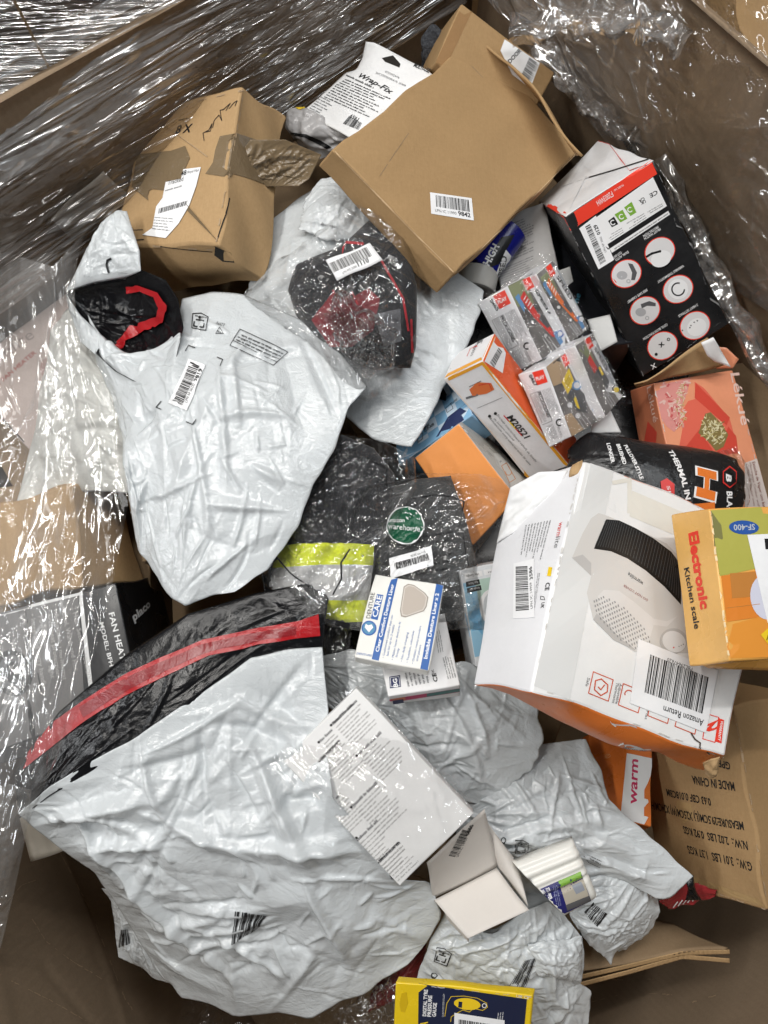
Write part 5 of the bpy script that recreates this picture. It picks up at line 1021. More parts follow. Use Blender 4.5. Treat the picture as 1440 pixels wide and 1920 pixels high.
# ---- mailer with open black mouth, label 2819
om = bag('poly_mailer', 'white poly mailer with gaping black mouth and red strip beside the battered box', 'mailer',
         side([(165, 590), (195, 640), (262, 690), (325, 650), (338, 560), (400, 545), (460, 553), (560, 595), (640, 662), (688, 725)], [.045, .045, .055, .065, .08, .08, .08, .085, .095, .10]),
         side([(688, 725), (655, 762), (628, 840), (590, 905), (560, 985), (500, 1070), (440, 1110)], [.10, .10, .095, .09, .085, .075, .07]),
         side([(245, 960), (262, 1030), (310, 1110), (350, 1137), (400, 1118), (440, 1110)], [.05, .045, .05, .055, .06, .07]),
         side([(165, 590), (180, 680), (215, 750), (232, 850), (245, 960)], [.045, .04, .045, .05, .05]),
         .038, 81, M1, (.08, .09), (46, 90, 210), lumps=((.5, .35, .35, .3, .01), (.08, .8, .12, .18, .03)), closed=.05)
s = sticker(om, [(357, 772), (386, 684), (350, 672), (318, 760)], lpn=None, num=None, seed=13, nx=14, ny=6); s.V, s.F, s.M = [], [], []; s.off = .0016
s.quad([(352, 770), (386, 685), (354, 674), (317, 756)], LABEL(), 0, 14, 6); s.barcode([(342, 760), (376, 686), (358, 680), (325, 752)], BK, 3, 36, 14, 3); s.text('LPN RP 06232', (352, 757), (367, 722), 4.5, BK, 3); s.text('2819', (369, 718), (380, 694), 7, BK, 3, .03); s.done()
i = Ink(om, 'lettering', .0012)
recycle(i, (375, 604), 14, 190); i.disc((412, 622), 9, BK, 1, 3, a0=30, a1=390, inner=.8); i.text('04', (416, 624), (409, 619), 5, BK, 1); i.text('LDPE', (422, 608), (407, 604), 6, BK, 1)
i.box([(431, 648), (513, 686), (540, 660), (450, 618)], 1.2, BK, 1); i.greek([(532, 660), (450, 624), (441, 640), (522, 676)], 3, BK, 1, .5, .2); i.line([(436, 639), (520, 680)], 1, BK, 1)
for q in ([(347, 658), (353, 648), (366, 653)], [(408, 671), (418, 675), (412, 687)], [(303, 753), (294, 764), (303, 768)], [(350, 792), (362, 797), (369, 787)]): i.line(q, 1.4, BK, 1)
i.done()
# mouth: dark concave lining, pale outer flaps, red strip
X = crumple(lambda nu, nv: pillow(coons(side([(123, 549), (180, 530), (235, 522), (262, 505)], [.06, .07, .075, .095]), side([(262, 505), (310, 525), (333, 560), (344, 615), (330, 672), (282, 722)], [.095, .105, .11, .11, .105, .085]), side([(178, 660), (215, 695), (250, 714), (282, 722)], [.06, .07, .08, .085]), side([(123, 549), (150, 590), (193, 632), (178, 660)], [.06, .05, .05, .06]), nu, nv), -.045, .7), 82, (.10, .10), (16, 44, 90), amp=.008)
mo = sheet('black_mouth', X, LINING(), om, solid=.0004)
ribbon(mo, [(238, 536), (262, 534), (300, 548), (318, 575), (310, 605), (285, 618), (262, 628), (240, 640), (228, 658), (205, 655), (192, 685)], [(240, 550), (266, 546), (292, 556), (302, 580), (295, 594), (270, 605), (245, 612), (232, 632), (212, 652), (230, 668), (200, 694)], REDTAPE(), 50, lift=.004)
X = crumple(lambda nu, nv: pillow(coons(side([(200, 410), (222, 394), (238, 396)], [.10, .11, .11]), side([(238, 396), (262, 470), (264, 508)], [.11, .11, .098]), side([(123, 547), (180, 530), (236, 521), (264, 508)], [.063, .073, .08, .098]), side([(200, 410), (165, 465), (145, 505), (123, 547)], [.10, .085, .075, .063]), nu, nv), .014), 83, (.05, .05), (14, 36, 70), amp=.005)
fl_ = sheet('white_flap', X, M1, om, solid=.0004); i = Ink(fl_, 'ink_mark', .001); i.line([(202, 488), (200, 496), (204, 510)], 4, BK, 0, 2); i.line([(202, 488), (208, 485)], 4, BK, 0); i.done()
X = crumple(lambda nu, nv: coons(side([(124, 552), (150, 590), (193, 632)], [.062, .052, .052]), side([(193, 632), (190, 645), (178, 664)], [.052, .055, .061]), side([(128, 575), (150, 640), (178, 664)], [.045, .05, .061]), side([(124, 552), (128, 575)], [.062, .045]), nu, nv), 84, (.03, .03), (10, 20, 40), amp=.003)
sheet('white_flap', X, M1, om, solid=.0004)

# ---- big mailer behind, under the clear bag
bm_ = bag('poly_mailer', 'smooth white poly mailer under the clear garment bag in the middle', 'mailer',
          side([(500, 420), (560, 370), (600, 345), (680, 350), (800, 470), (908, 545)], [.05, .07, .075, .06, .055, .05]), side([(908, 545), (890, 620), (850, 700), (800, 790), (772, 838)], [.05, .055, .05, .045, .04]),
          side([(470, 620), (560, 690), (640, 775), (700, 825), (772, 838)], [.03, .035, .04, .04, .04]), side([(500, 420), (480, 500), (455, 570), (470, 620)], [.05, .05, .04, .03]),
          .03, 91, M1, (.028, .028), (22, 60, 130), closed=.05, amp=.012)
i = Ink(bm_, 'lettering', .0012); i.quad([(489, 592), (527, 603), (529, 595), (491, 581)], BK, 0, 4, 1); i.text('mbe away', (628, 423), (601, 420), 6, GI, 1); i.done()
pm = bag('poly_mailer', 'small pale mailer corner with grey print tucked beneath the plain carton', 'mailer',
         side([(572, 372), (600, 335), (650, 330), (690, 350)], [.09, .095, .10, .10]), side([(690, 350), (700, 400), (690, 450)], [.10, .10, .095]), side([(560, 430), (620, 450), (690, 450)], [.085, .09, .095]), side([(572, 372), (560, 430)], [.09, .085]), .01, 92, M1, (.04, .04), (14, 36, 70), closed=.02)
i = Ink(pm, 'lettering', .001); i.text('mbe away', (630, 424), (602, 418), 6, GI, 1, .01); i.done()
# ---- clear garment bag 1110
def cloth(name, col, col2=None, scale=500, rough=.9):
    if name in MATS: return MATS[name]
    m, t, b = nt(name); g = t.nodes.new('ShaderNodeTexCoord').outputs['Object']; f = noise(t, g, scale, 3)
    t.links.new(ramp(t, f, [(.3, col), (.7, col2 or tuple(c * 1.5 for c in col))]), b.inputs['Base Color']); b.inputs['Roughness'].default_value = rough; bump(t, b, mth(t, 'ADD', f, mth(t, 'MULTIPLY', noise(t, g, 30, 4), 6)), .35, .003); b.inputs['Sheen Weight'].default_value = .2
    MATS[name] = m; return m
gb = bpy.data.objects.new('garment_bag', None); COL.objects.link(gb); prop(gb, 'clear bag of black clothing with red piping and a barcode label', 'garment bag')
X = crumple(lambda nu, nv: pillow(coons(side([(540, 545), (555, 500), (640, 470), (715, 392)], [.085, .09, .10, .105]), side([(715, 392), (760, 440), (782, 540), (780, 650), (770, 690)], [.105, .10, .10, .09, .085]), side([(590, 640), (640, 680), (700, 690), (770, 690)], [.08, .08, .08, .085]), side([(540, 545), (555, 590), (590, 640)], [.085, .08, .08]), nu, nv), .035, .4), 93, (.05, .05), (18, 44, 90), amp=.006)
gm = sheet('black_garment', X, cloth('black_cloth', (.008, .008, .010), (.02, .021, .025)), gb, closed=.03)
i = Ink(gm, 'red_piping', .0012); MAR = cloth('maroon_cloth', (.16, .012, .018), (.24, .02, .028)); SCR = ink('scarlet_cloth', (.42, .02, .03), .6)
i.fine([(585, 600), (625, 548), (660, 560), (690, 540), (712, 560), (700, 620), (660, 650), (620, 650)], MAR, 0, 8); i.line([(641, 455), (680, 458)], 5, SCR, 1, 2); i.line([(715, 490), (738, 530), (755, 560), (765, 620)], 4, SCR, 1, 2); i.line([(625, 545), (640, 575), (660, 548), (675, 580)], 2.5, SCR, 1, 2); i.line([(770, 600), (772, 660)], 4, SCR, 1, 2); i.fine([(700, 590), (750, 580), (752, 640), (720, 650)], cloth('grey_cloth', (.10, .10, .11)), 1, 10)
i.done()
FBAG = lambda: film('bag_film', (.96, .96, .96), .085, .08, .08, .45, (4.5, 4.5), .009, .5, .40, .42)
BT_ = (side([(455, 560), (500, 520), (590, 455), (640, 410), (672, 350), (690, 338)], [.07, .085, .10, .11, .125, .135]), side([(690, 338), (730, 385), (765, 440), (785, 520), (790, 600), (775, 690)], [.135, .13, .12, .115, .11, .095]), side([(520, 610), (600, 680), (640, 740), (690, 760), (775, 700)], [.07, .075, .08, .08, .09]), side([(455, 560), (480, 590), (520, 610)], [.07, .07, .07]))
X = crumple(lambda nu, nv: pillow(coons(*BT_, nu, nv), .045, .4), 94, (.07, .08), (20, 56, 190), amp=.012, pin=False, fold=(26, .09, .02))
bf = sheet('clear_bag', X, FBAG(), gb)
X = crumple(lambda nu, nv: pillow(coons(side([(605, 588), (650, 570), (700, 600), (745, 640)], [.12, .13, .13, .12]), side([(745, 640), (740, 690), (690, 712)], [.12, .115, .11]), side([(640, 640), (650, 690), (690, 712)], [.12, .115, .11]), side([(605, 588), (640, 640)], [.12, .12]), nu, nv), .03), 95, (.22, .22), (16, 44, 100), amp=.012, kf=(.006, .006, .008))
sheet('bunched_film', X, film('bunched_film', (.92, .92, .92), .22, .3, .10, .8, (30, 30), .008, .7, 1.2), gb)
lab = Wob(.0008, 3, .03, .08)(coons(side([(611, 489), (694, 456)], [.158, .163]), side([(694, 456), (720, 487)], [.163, .16]), side([(630, 526), (720, 487)], [.156, .16]), side([(611, 489), (630, 526)], [.158, .156]), 12, 6))
lo = sheet('barcode_label', lab, LABEL(), gb, solid=.0002); i = Ink(lo, 'barcode'); i.barcode([(626, 511), (698, 480), (687, 463), (617, 494)], BK, 1, 40, 6); i.text('LPN WE 20380', (643, 514), (670, 501), 4.5, BK, 1); i.text('1110', (672, 500), (693, 491), 8.5, BK, 1, .035); i.done()

# ---- hi-vis bag
hv = bpy.data.objects.new('garment_bag', None); COL.objects.link(hv); prop(hv, 'clear bag with black and fluorescent yellow work clothing', 'garment bag')
YV = cloth('hi_vis_yellow', (.62, .70, .02), (.78, .84, .04), 700); SV = cloth('reflective_silver', (.50, .50, .50), (.58, .58, .58), 900, .5); BKC = cloth('black_cloth', (.008, .008, .01))
X = crumple(lambda nu, nv: pillow(coons(side([(600, 840), (640, 815), (700, 840), (740, 890)], [.03, .05, .05, .04]), side([(740, 890), (735, 960), (705, 1040), (690, 1175)], [.04, .04, .035, .03]), side([(505, 1100), (560, 1150), (690, 1178)], [.02, .025, .03]), side([(600, 840), (560, 930), (520, 1030), (505, 1100)], [.03, .03, .025, .02]), nu, nv), .025, .4), 96, (.05, .05), (18, 44, 110), amp=.016)
hg = sheet('work_jacket', X, BKC, hv, closed=.03)
i = Ink(hg, 'hi_vis_band', .0012); i.fine([(500, 1030), (560, 1020), (640, 1018), (700, 1022), (698, 1060), (600, 1058), (500, 1066)], YV, 0, 9); i.fine([(500, 1066), (600, 1058), (698, 1060), (690, 1125), (600, 1124), (500, 1112)], SV, 0, 9); i.fine([(500, 1112), (600, 1124), (690, 1125), (684, 1165), (600, 1166), (500, 1140)], YV, 0, 9)
i.done()
X = crumple(lambda nu, nv: pillow(coons(side([(590, 840), (640, 815), (720, 830), (778, 858)], [.05, .07, .07, .06]), side([(778, 858), (783, 920), (740, 985), (700, 1060), (690, 1185)], [.06, .055, .055, .05, .05]), side([(480, 1080), (560, 1160), (620, 1175), (690, 1185)], [.035, .045, .05, .05]), side([(590, 840), (550, 930), (510, 1030), (480, 1080)], [.05, .045, .04, .035]), nu, nv), .024, .4), 97, (.06, .06), (18, 52, 180), amp=.012, pin=False, fold=(24, .09, .02))
cb2 = sheet('clear_bag', X, FBAG(), hv)
i = Ink(cb2, 'printed_outline', .0008); i.line([(518, 1044), (545, 1075), (580, 1100)], 3, BK, 0, 2); i.line([(655, 1030), (640, 1055), (640, 1085), (625, 1115)], 3, BK, 0, 2); i.line([(690, 860), (725, 880), (724, 910)], 3, BK, 0, 2); i.text('anbrique', (556, 1048), (566, 1030), 4.5, BK, 0); i.quad([(628, 1172), (655, 1178), (656, 1169), (630, 1163)], BK, 0, 3, 1); i.done()
X = crumple(lambda nu, nv: pillow(coons(side([(610, 1160), (660, 1170)], [.02, .03]), side([(660, 1170), (655, 1240), (645, 1300)], [.03, .02, .0]), side([(605, 1280), (645, 1302)], [.0, .0]), side([(610, 1160), (605, 1280)], [.02, .0]), nu, nv), .01), 98, (.08, .06), (10, 28, 60), amp=.006)
sheet('bag_tail', X, FBAG(), hv)

# ---- grey garment bag with round green sticker
wb_ = bpy.data.objects.new('garment_bag', None); COL.objects.link(wb_); prop(wb_, 'clear bag of dark grey clothing with a round green sticker', 'garment bag')
GRC = cloth('slate_cloth', (.035, .037, .038), (.065, .067, .068), 800, .8)
X = crumple(lambda nu, nv: pillow(coons(side([(700, 960), (735, 915), (780, 898), (845, 892)], [.03, .035, .035, .03]), side([(845, 892), (870, 960), (895, 1060), (905, 1160)], [.03, .025, .02, .01]), side([(690, 1130), (760, 1190), (905, 1200)], [.01, .0, .0]), side([(700, 960), (695, 1050), (690, 1130)], [.03, .025, .01]), nu, nv), .02, .35), 99, (.025, .025), (18, 44, 90), amp=.004)
wg = sheet('grey_garment', X, GRC, wb_, closed=.03)
X = crumple(lambda nu, nv: pillow(coons(side([(695, 960), (735, 905), (790, 888), (900, 890), (958, 905)], [.035, .042, .042, .05, .048]), side([(958, 905), (945, 950), (915, 1010), (890, 1040), (910, 1180)], [.048, .045, .035, .03, .02]), side([(690, 1140), (760, 1195), (910, 1200)], [.02, .01, .01]), side([(695, 960), (690, 1050), (690, 1140)], [.035, .03, .02]), nu, nv), .024, .35), 100, (.035, .04), (18, 52, 180), amp=.009, pin=False, fold=(22, .09, .02))
wfm = sheet('clear_bag', X, FBAG(), wb_)
X = Wob(.0006, 3, .03, .08)(coons(side([(723, 962), (790, 955)], [.064, .066]), side([(790, 955), (798, 1018)], [.066, .063]), side([(728, 1022), (798, 1018)], [.060, .063]), side([(723, 962), (728, 1022)], [.064, .060]), 4, 4))
i = Ink(wfm, 'round_sticker', .0012); i.el = 7; i.disc((760, 985), 35.5, WI, 0, 36); i.disc((760, 985), 33.5, ink('sticker_green', (.006, .085, .04), .35), 3, 36); i.text('amazon', (727, 979), (759, 979), 8, WI, 8, .005); i.text('warehouse', (727, 991), (787, 997), 11, WI, 8, .005); i.done()
i = Ink(wfm, 'barcode_label', .0012); i.el = 7; i.quad([(733, 1085), (813, 1060), (808, 1024), (730, 1046)], LABEL(), 0, 6, 3); i.barcode([(742, 1068), (805, 1050), (802, 1038), (740, 1056)], BK, 3, 34, 8); i.text('8338', (768, 1048), (748, 1053), 7, BK, 3, .03); i.text('LPN WE 24136', (797, 1033), (770, 1041), 4, BK, 3); i.done()
i = Ink(wfm, 'printed_outline', .0008); i.line([(775, 935), (812, 928), (845, 931), (870, 941), (862, 985)], 2.6, BK, 0, 2); i.line([(868, 1000), (872, 1030), (878, 1060)], 2, BK, 0, 2)
for k in range(6): i.greek([(858 - 4 * k, 1000 + 14 * k), (770, 1014 + 14 * k), (772, 1006 + 14 * k), (858 - 4 * k, 992 + 14 * k)], 1, BK, 0, .6, .4, k + 1)
i.done()

# ---- black thermal pouch
BP = poly('black_pouch_poly', (.012, .012, .013), .25, .3)
po = bag('clothing_pouch', 'shiny black pouch with orange and white lettering beside the salmon box', 'pouch',
         side([(1064, 845), (1085, 822), (1105, 808), (1180, 826), (1255, 836), (1335, 846), (1380, 860)], [.03, .035, .035, .03, .02, .02, .02]), side([(1380, 860), (1394, 890), (1396, 930), (1388, 975)], [.02, .02, .02, .02]),
         side([(1085, 905), (1180, 960), (1300, 1000), (1388, 975)], [.03, .04, .035, .02]), side([(1064, 845), (1066, 880), (1085, 905)], [.03, .03, .03]), .032, 101, BP, (.02, .02), (18, 44, 100), closed=.04, p=.45, aspect=.5, amp=.007)
i = Ink(po, 'lettering', .0012); OI = ink('pouch_orange', (.74, .19, .03), .35)
i.text('LONGER', (1137, 832), (1146, 869), 7, WI, 0, .03); i.text('BRUSHED', (1155, 834), (1168, 872), 7, WI, 0, .03); i.text('PULLOVER STYLE', (1169, 836), (1200, 900), 7, WI, 0, .03); i.text('THERMAL IN', (1251, 845), (1285, 938), 10, WI, 0, .035)
i.text('H', (1306, 874), (1303, 934), 40, WI, 0, .07); i.text('H', (1309, 877), (1306, 931), 34, OI, 2, .055); i.text('H', (1303, 944), (1302, 990), 38, OI, 2, .06)
HX = lambda r: [(1367 + r * .62 * a, 895 + r * b_) for a, b_ in ((0, -1), (1, -.5), (1, .5), (0, 1), (-1, .5), (-1, -.5))]
i.poly(HX(21), RI, 0); i.poly(HX(18), BK, 2); i.text('B', (1360, 889), (1360, 903), 11, WI, 3, .04); i.text('BLACK', (1361, 921), (1357, 975), 10, WI, 0, .03); i.poly([(1238, 903), (1250, 897), (1264, 908), (1264, 930), (1240, 925)], RI, 0); i.text('SI', (1249, 912), (1252, 924), 6, WI, 2); i.done()
X = crumple(lambda nu, nv: coons(side([(1340, 848), (1380, 838), (1400, 870)], [.025, .02, .02]), side([(1400, 870), (1412, 900), (1400, 960)], [.02, .015, .02]), side([(1370, 960), (1400, 960)], [.03, .02]), side([(1340, 848), (1380, 900), (1370, 960)], [.025, .055, .03]), nu, nv), 102, (.05, .05), (10, 24, 50), amp=.004)
sheet('clear_margin', X, film('pouch_film', (.9, .9, .9), .08, .3, .1, .6, (20, 20), .006, .7), po)

# ---- blue tube
def lathe(name, p0, p1, prof, mat, parent=None, n=28, seg=1, flat=1.0, upv=UPV):
    p0, p1 = np.array(p0), np.array(p1); ax = p1 - p0; Lh = np.linalg.norm(ax); ax /= Lh; u = np.cross(ax, upv); u /= np.linalg.norm(u); w = np.cross(u, ax); V, F = [], []
    for s_, r_ in prof:
        for k in range(n): a = 2 * math.pi * k / n; V.append(p0 + ax * Lh * s_ + (u * math.cos(a) + w * math.sin(a) * flat) * r_)
    for j in range(len(prof) - 1):
        for k in range(n): F.append((j * n + k, j * n + (k + 1) % n, (j + 1) * n + (k + 1) % n, (j + 1) * n + k))
    F.append(tuple(range(n))); F.append(tuple((len(prof) - 1) * n + k for k in range(n)))
    o = mesh_obj(name, V, F, [mat], None, parent, True)
    try: o.data.set_sharp_from_angle(angle=R(40))
    except Exception: pass
    return o
tb = bpy.data.objects.new('sealant_tube', None); COL.objects.link(tb); prop(tb, 'dark blue tube with a grey white cap under the plain carton', 'tube')
tA, tB, tC = at(892, 540, .02), at(899, 508, .025), at(955, 432, .035)
tbody = lathe('tube_body', tB, tC, [(0, .0245), (.02, .026), (1, .026)], board('tube_blue', (.012, .015, .20), .25, .03), tb)
lathe('cap', tA - (tB - tA) * .15, tB, [(0, .022), (.05, .0255), (.15, .027), (1, .0265)], board('cap_grey', (.50, .49, .46), .45), tb)
i = Ink(tbody, 'lettering', .0006); i.quad([(905, 507), (935, 495), (965, 440), (940, 445)], BK, 0, 4, 6); i.text('HIGH', (916, 500), (936, 462), 13, WI, 2, .04); i.quad([(926, 520), (940, 530), (958, 480), (948, 468)], WI, 1, 4, 6); i.text('SPEED', (934, 522), (950, 480), 8, BK, 3, .02); i.done()

# ---- grey leaflet box and navy box behind the toys
P = fit_box([(940, 545), (1050, 520), (1020, 380), (915, 420)], {}, z=.02, d=.05, tilt=4)
lf = carton('leaflet_box', 'grey leaflet printed box behind the toy pack', 'box', P, {}, board('leaflet_grey', (.46, .45, .44), .4), .0008, 51, .001, 6, .0014)
i = Ink(lf, 'lettering'); i.greek([(938, 500), (1004, 470), (1000, 400), (935, 430)], 14, GI, 1, .5, .3, 2); i.greek([(935, 540), (1002, 515), (1000, 478), (938, 505)], 8, GI, 1, .5, .3, 3); i.done()
P = fit_box([(1095, 650), (1190, 640), (1080, 400), (1008, 390)], {}, z=.0, d=.08, tilt=4)
nv_ = carton('navy_box', 'nearly black box with pale blue lettering beside the heater carton', 'box', P, {}, board('blue_black_card', (.010, .011, .015), .35, .2), .0012, 52, .001, 8, .0016)
i = Ink(nv_, 'lettering'); i.text('ome', (1079, 585), (1089, 552), 11, ink('cyan_ink', (.10, .42, .62), .4), 1, .01); i.done()
for q, zs, sd, lb_ in (([(1062, 540), (1078, 528), (1072, 500), (1048, 508)], (.05, .05, .06, .055), 1, 'small white torn carton tab standing by the toy pack'), ([(1120, 660), (1155, 640), (1142, 590), (1100, 600)], (.03, .035, .04, .035), 2, 'folded white and grey packing card between toy pack and heater carton')):
    o = panel('card_scrap', q, zs, None, board('scrap_white', (.55, .55, .54), .5), sd); prop(o, lb_, 'card')
# green cornered card and sheer bag by the toys
o = panel('card_scrap', [(1108, 815), (1165, 812), (1148, 770), (1115, 785)], (.03, .03, .045, .05), None, WHITE(), 3); prop(o, 'white card with a green corner between toy pack and black pouch', 'card')
i = Ink(o, 'green_corner'); i.poly([(1108, 814), (1124, 813), (1122, 785), (1116, 786)], GREEN(), 0); i.done()

# ---- bottle of stripper
bo = bpy.data.objects.new('plastic_bottle', None); COL.objects.link(bo); prop(bo, 'white ribbed plastic bottle with a blue paint stripper label', 'bottle')
c0 = [at(x, y, z) for x, y, z in ((1057, 1712, -.045), (1118, 1678, -.045), (1072, 1568, -.03), (958, 1612, -.03))]
nb_ = 44; G = coons(np.array([c0[3], c0[2]]), np.array([c0[2], c0[1]]), np.array([c0[0], c0[1]]), np.array([c0[3], c0[0]]), nb_, nb_); uu, vv = np.meshgrid(np.linspace(0, 1, nb_), np.linspace(0, 1, nb_))
# u: lengthwise (left to right), v: across (upper to lower)
prof = .020 * (1 - np.abs(2 * vv - 1) ** 5) ** .5 * (1 - np.abs(2 * np.clip(uu, .5, 1) - 1) ** 8) ** .4
prof = prof - .0035 * np.exp(-((vv - .30) / .035) ** 2) - .0035 * np.exp(-((vv - .56) / .035) ** 2) + .0012 * np.sin(vv * 40) * (vv < .6)
nn = np.cross(c0[1] - c0[0], c0[3] - c0[0]); nn /= np.linalg.norm(nn)
btl = sheet('bottle_body', G + prof[..., None] * nn, board('bottle_plastic', (.78, .77, .72), .28, .01), bo, closed=.03)
i = Ink(btl, 'bottle_label', .0008); i.fine([(987, 1678), (1088, 1634), (1108, 1688), (1058, 1712), (1020, 1700)], ink('label_blue', (.02, .02, .13), .35), 0, 6); i.fine([(1046, 1651), (1088, 1634), (1092, 1644), (1050, 1662)], GREEN(), 2, 6); i.fine([(1050, 1662), (1092, 1644), (1104, 1680), (1062, 1700)], ink('label_stone', (.42, .38, .31), .5), 2, 6); i.fine([(1072, 1662), (1090, 1654), (1096, 1668), (1080, 1676)], ink('label_grey', (.26, .28, .32), .5), 4, 6); i.fine([(1060, 1696), (1104, 1678), (1107, 1688), (1063, 1706)], PICD, 4, 6)
i.text('PAINT &', (1014, 1671), (1020, 1688), 6, WI, 3, .03); i.text('STRIPPER', (1023, 1666), (1031, 1692), 7, WI, 3, .03); i.greek([(1035, 1664), (1042, 1700), (1052, 1697), (1045, 1660)], 3, ink('label_text', (.35, .38, .55), .5), 3, .4); i.done()

# ---- lower mailers
mm = bag('poly_mailer', 'glossy creased grey white mailer between leaflet pack and heater carton', 'mailer',
         side([(590, 1235), (660, 1215), (740, 1260), (870, 1240), (1000, 1300)], [-.01, .0, .01, .0, -.01]), side([(1000, 1300), (1020, 1380), (1000, 1440), (910, 1510)], [-.01, -.02, -.03, -.05]), side([(610, 1320), (700, 1400), (800, 1490), (910, 1510)], [-.03, -.03, -.04, -.05]), side([(590, 1235), (595, 1270), (610, 1320)], [-.01, -.02, -.03]),
         .022, 111, M1, (.10, .10), (20, 52, 170), closed=.05)
rm = bag('poly_mailer', 'grey white mailer with dark torn tip beside the printed shipping carton', 'mailer',
         side([(850, 1490), (940, 1440), (1010, 1395), (1098, 1385)], [-.06, -.05, -.05, -.06]), side([(1098, 1385), (1130, 1450), (1140, 1500), (1210, 1560), (1270, 1615), (1300, 1643)], [-.06, -.06, -.06, -.065, -.07, -.07]), side([(870, 1660), (980, 1720), (1080, 1680), (1140, 1640), (1235, 1695), (1258, 1688), (1300, 1650)], [-.11, -.11, -.10, -.085, -.085, -.085, -.07]), side([(850, 1490), (855, 1570), (870, 1660)], [-.06, -.08, -.11]),
         .016, 112, M1, (.09, .10), (24, 66, 190), lumps=((.35, .3, .3, .3, .015),), closed=.05)
i = Ink(rm, 'lettering', .0014); recycle(i, (978, 1588), 12, 188); i.disc((944, 1576), 5, BK, 1, 12, inner=.7); i.line([(1094, 1603), (1104, 1615), (1125, 1625)], 1, BK, 1); i.greek([(1125, 1622), (1095, 1608), (1098, 1600), (1127, 1614)], 2, BK, 1, .5); i.done()
X = crumple(lambda nu, nv: coons(side([(1282, 1643), (1300, 1640)], [-.078, -.072]), side([(1300, 1640), (1304, 1668), (1316, 1688)], [-.072, -.09, -.10]), side([(1285, 1688), (1316, 1690)], [-.10, -.10]), side([(1282, 1643), (1290, 1665), (1285, 1688)], [-.078, -.09, -.10]), nu, nv), 113, (.1, .1), (8, 16, 30), amp=.003)
sheet('black_lip', X, LINING(), rm)
rl = bag('poly_mailer', 'small crumpled mailer with printed bars below the white bottle', 'mailer',
         side([(1070, 1660), (1120, 1640), (1200, 1630), (1232, 1660)], [-.085, -.08, -.09, -.11]), side([(1232, 1660), (1236, 1710), (1215, 1755), (1160, 1785)], [-.11, -.12, -.14, -.16]), side([(1070, 1720), (1095, 1760), (1145, 1808), (1152, 1770), (1160, 1785)], [-.10, -.12, -.15, -.15, -.16]), side([(1070, 1660), (1066, 1690), (1070, 1720)], [-.085, -.09, -.10]),
         .020, 114, M1, (.12, .12), (18, 44, 140), closed=.04)
i = Ink(rl, 'barcode_print', .0014); i.barcode([(1096, 1710), (1120, 1738), (1138, 1712), (1112, 1692)], BK, 0, 9, 5, 6); i.done()
ll = bag('poly_mailer', 'crumpled mailer with recycling mark above the tyre gauge box', 'mailer',
         side([(838, 1700), (870, 1735), (920, 1750), (985, 1712), (1030, 1690), (1070, 1730)], [-.07, -.075, -.08, -.08, -.085, -.10]), side([(1070, 1730), (1094, 1760), (1090, 1800), (1088, 1845), (1113, 1860), (1098, 1940)], [-.10, -.11, -.12, -.13, -.15, -.17]), side([(775, 1845), (860, 1890), (960, 1950), (1098, 1945)], [-.14, -.13, -.13, -.17]), side([(838, 1700), (805, 1770), (775, 1845)], [-.07, -.10, -.14]),
         .018, 115, M1, (.11, .11), (22, 60, 180), closed=.05)
i = Ink(ll, 'lettering', .0014); recycle(i, (830, 1793), 13, 200); i.disc((815, 1828), 6, BK, 1, 12, inner=.7); i.barcode([(952, 1852), (985, 1850), (1005, 1795), (985, 1800)], BK, 0, 11, 6, 6); i.done()
tr_ = bag('poly_mailer', 'flattened pale mailer corner under the cardboard scrap at the bottom', 'mailer', side([(990, 1770), (1092, 1755)], [-.085, -.095]), side([(1092, 1755), (1090, 1840)], [-.095, -.115]), side([(1010, 1830), (1090, 1842)], [-.095, -.115]), side([(990, 1770), (1010, 1830)], [-.085, -.095]), .012, 116, M1, (.05, .05), (10, 26, 60), closed=.01)
# white mailer under the film at left
um = bag('poly_mailer', 'matt white mailer hidden behind the clear film at the left', 'mailer',
         side([(95, 620), (140, 562), (190, 660), (245, 740)], [-.01, .02, .02, .03]), side([(245, 740), (250, 830), (240, 925)], [.03, .03, .02]), side([(30, 950), (130, 920), (240, 925)], [-.03, -.01, .02]), side([(95, 620), (70, 780), (30, 950)], [-.01, -.02, -.03]), .03, 117, poly('dull_mailer_poly', (.60, .60, .57), .40, .3), (.05, .06), (18, 48, 100), closed=.03)

# ---- red packets
rp = bag('red_packet', 'red and white printed packet wedged below the shipping carton', 'packet', side([(1235, 1690), (1290, 1650), (1345, 1668)], [-.12, -.11, -.11]), side([(1345, 1668), (1340, 1682)], [-.11, -.12]), side([(1255, 1705), (1300, 1695), (1340, 1684)], [-.14, -.13, -.12]), side([(1235, 1690), (1255, 1705)], [-.12, -.14]), .003, 118, poly('red_packet_poly', (.30, .025, .03), .3, .3), (.02, .02), (10, 24, 50), closed=.004, amp=.004)
i = Ink(rp, 'print', .001); [i.line([(1262 + 9 * k, 1700 - 3 * k), (1270 + 9 * k, 1690 - 3 * k)], 2, WI, 0) for k in range(5)]; i.done()
rq = bag('red_packet', 'dull red packet in clear film behind the tyre gauge box', 'packet', side([(700, 1840), (745, 1800), (800, 1770)], [-.19, -.18, -.17]), side([(800, 1770), (790, 1850)], [-.17, -.19]), side([(690, 1900), (790, 1860)], [-.2, -.19]), side([(700, 1840), (690, 1900)], [-.19, -.2]), .02, 119, poly('dull_red_poly', (.22, .03, .03), .3, .3), (.05, .05), (12, 28, 60), closed=.03)

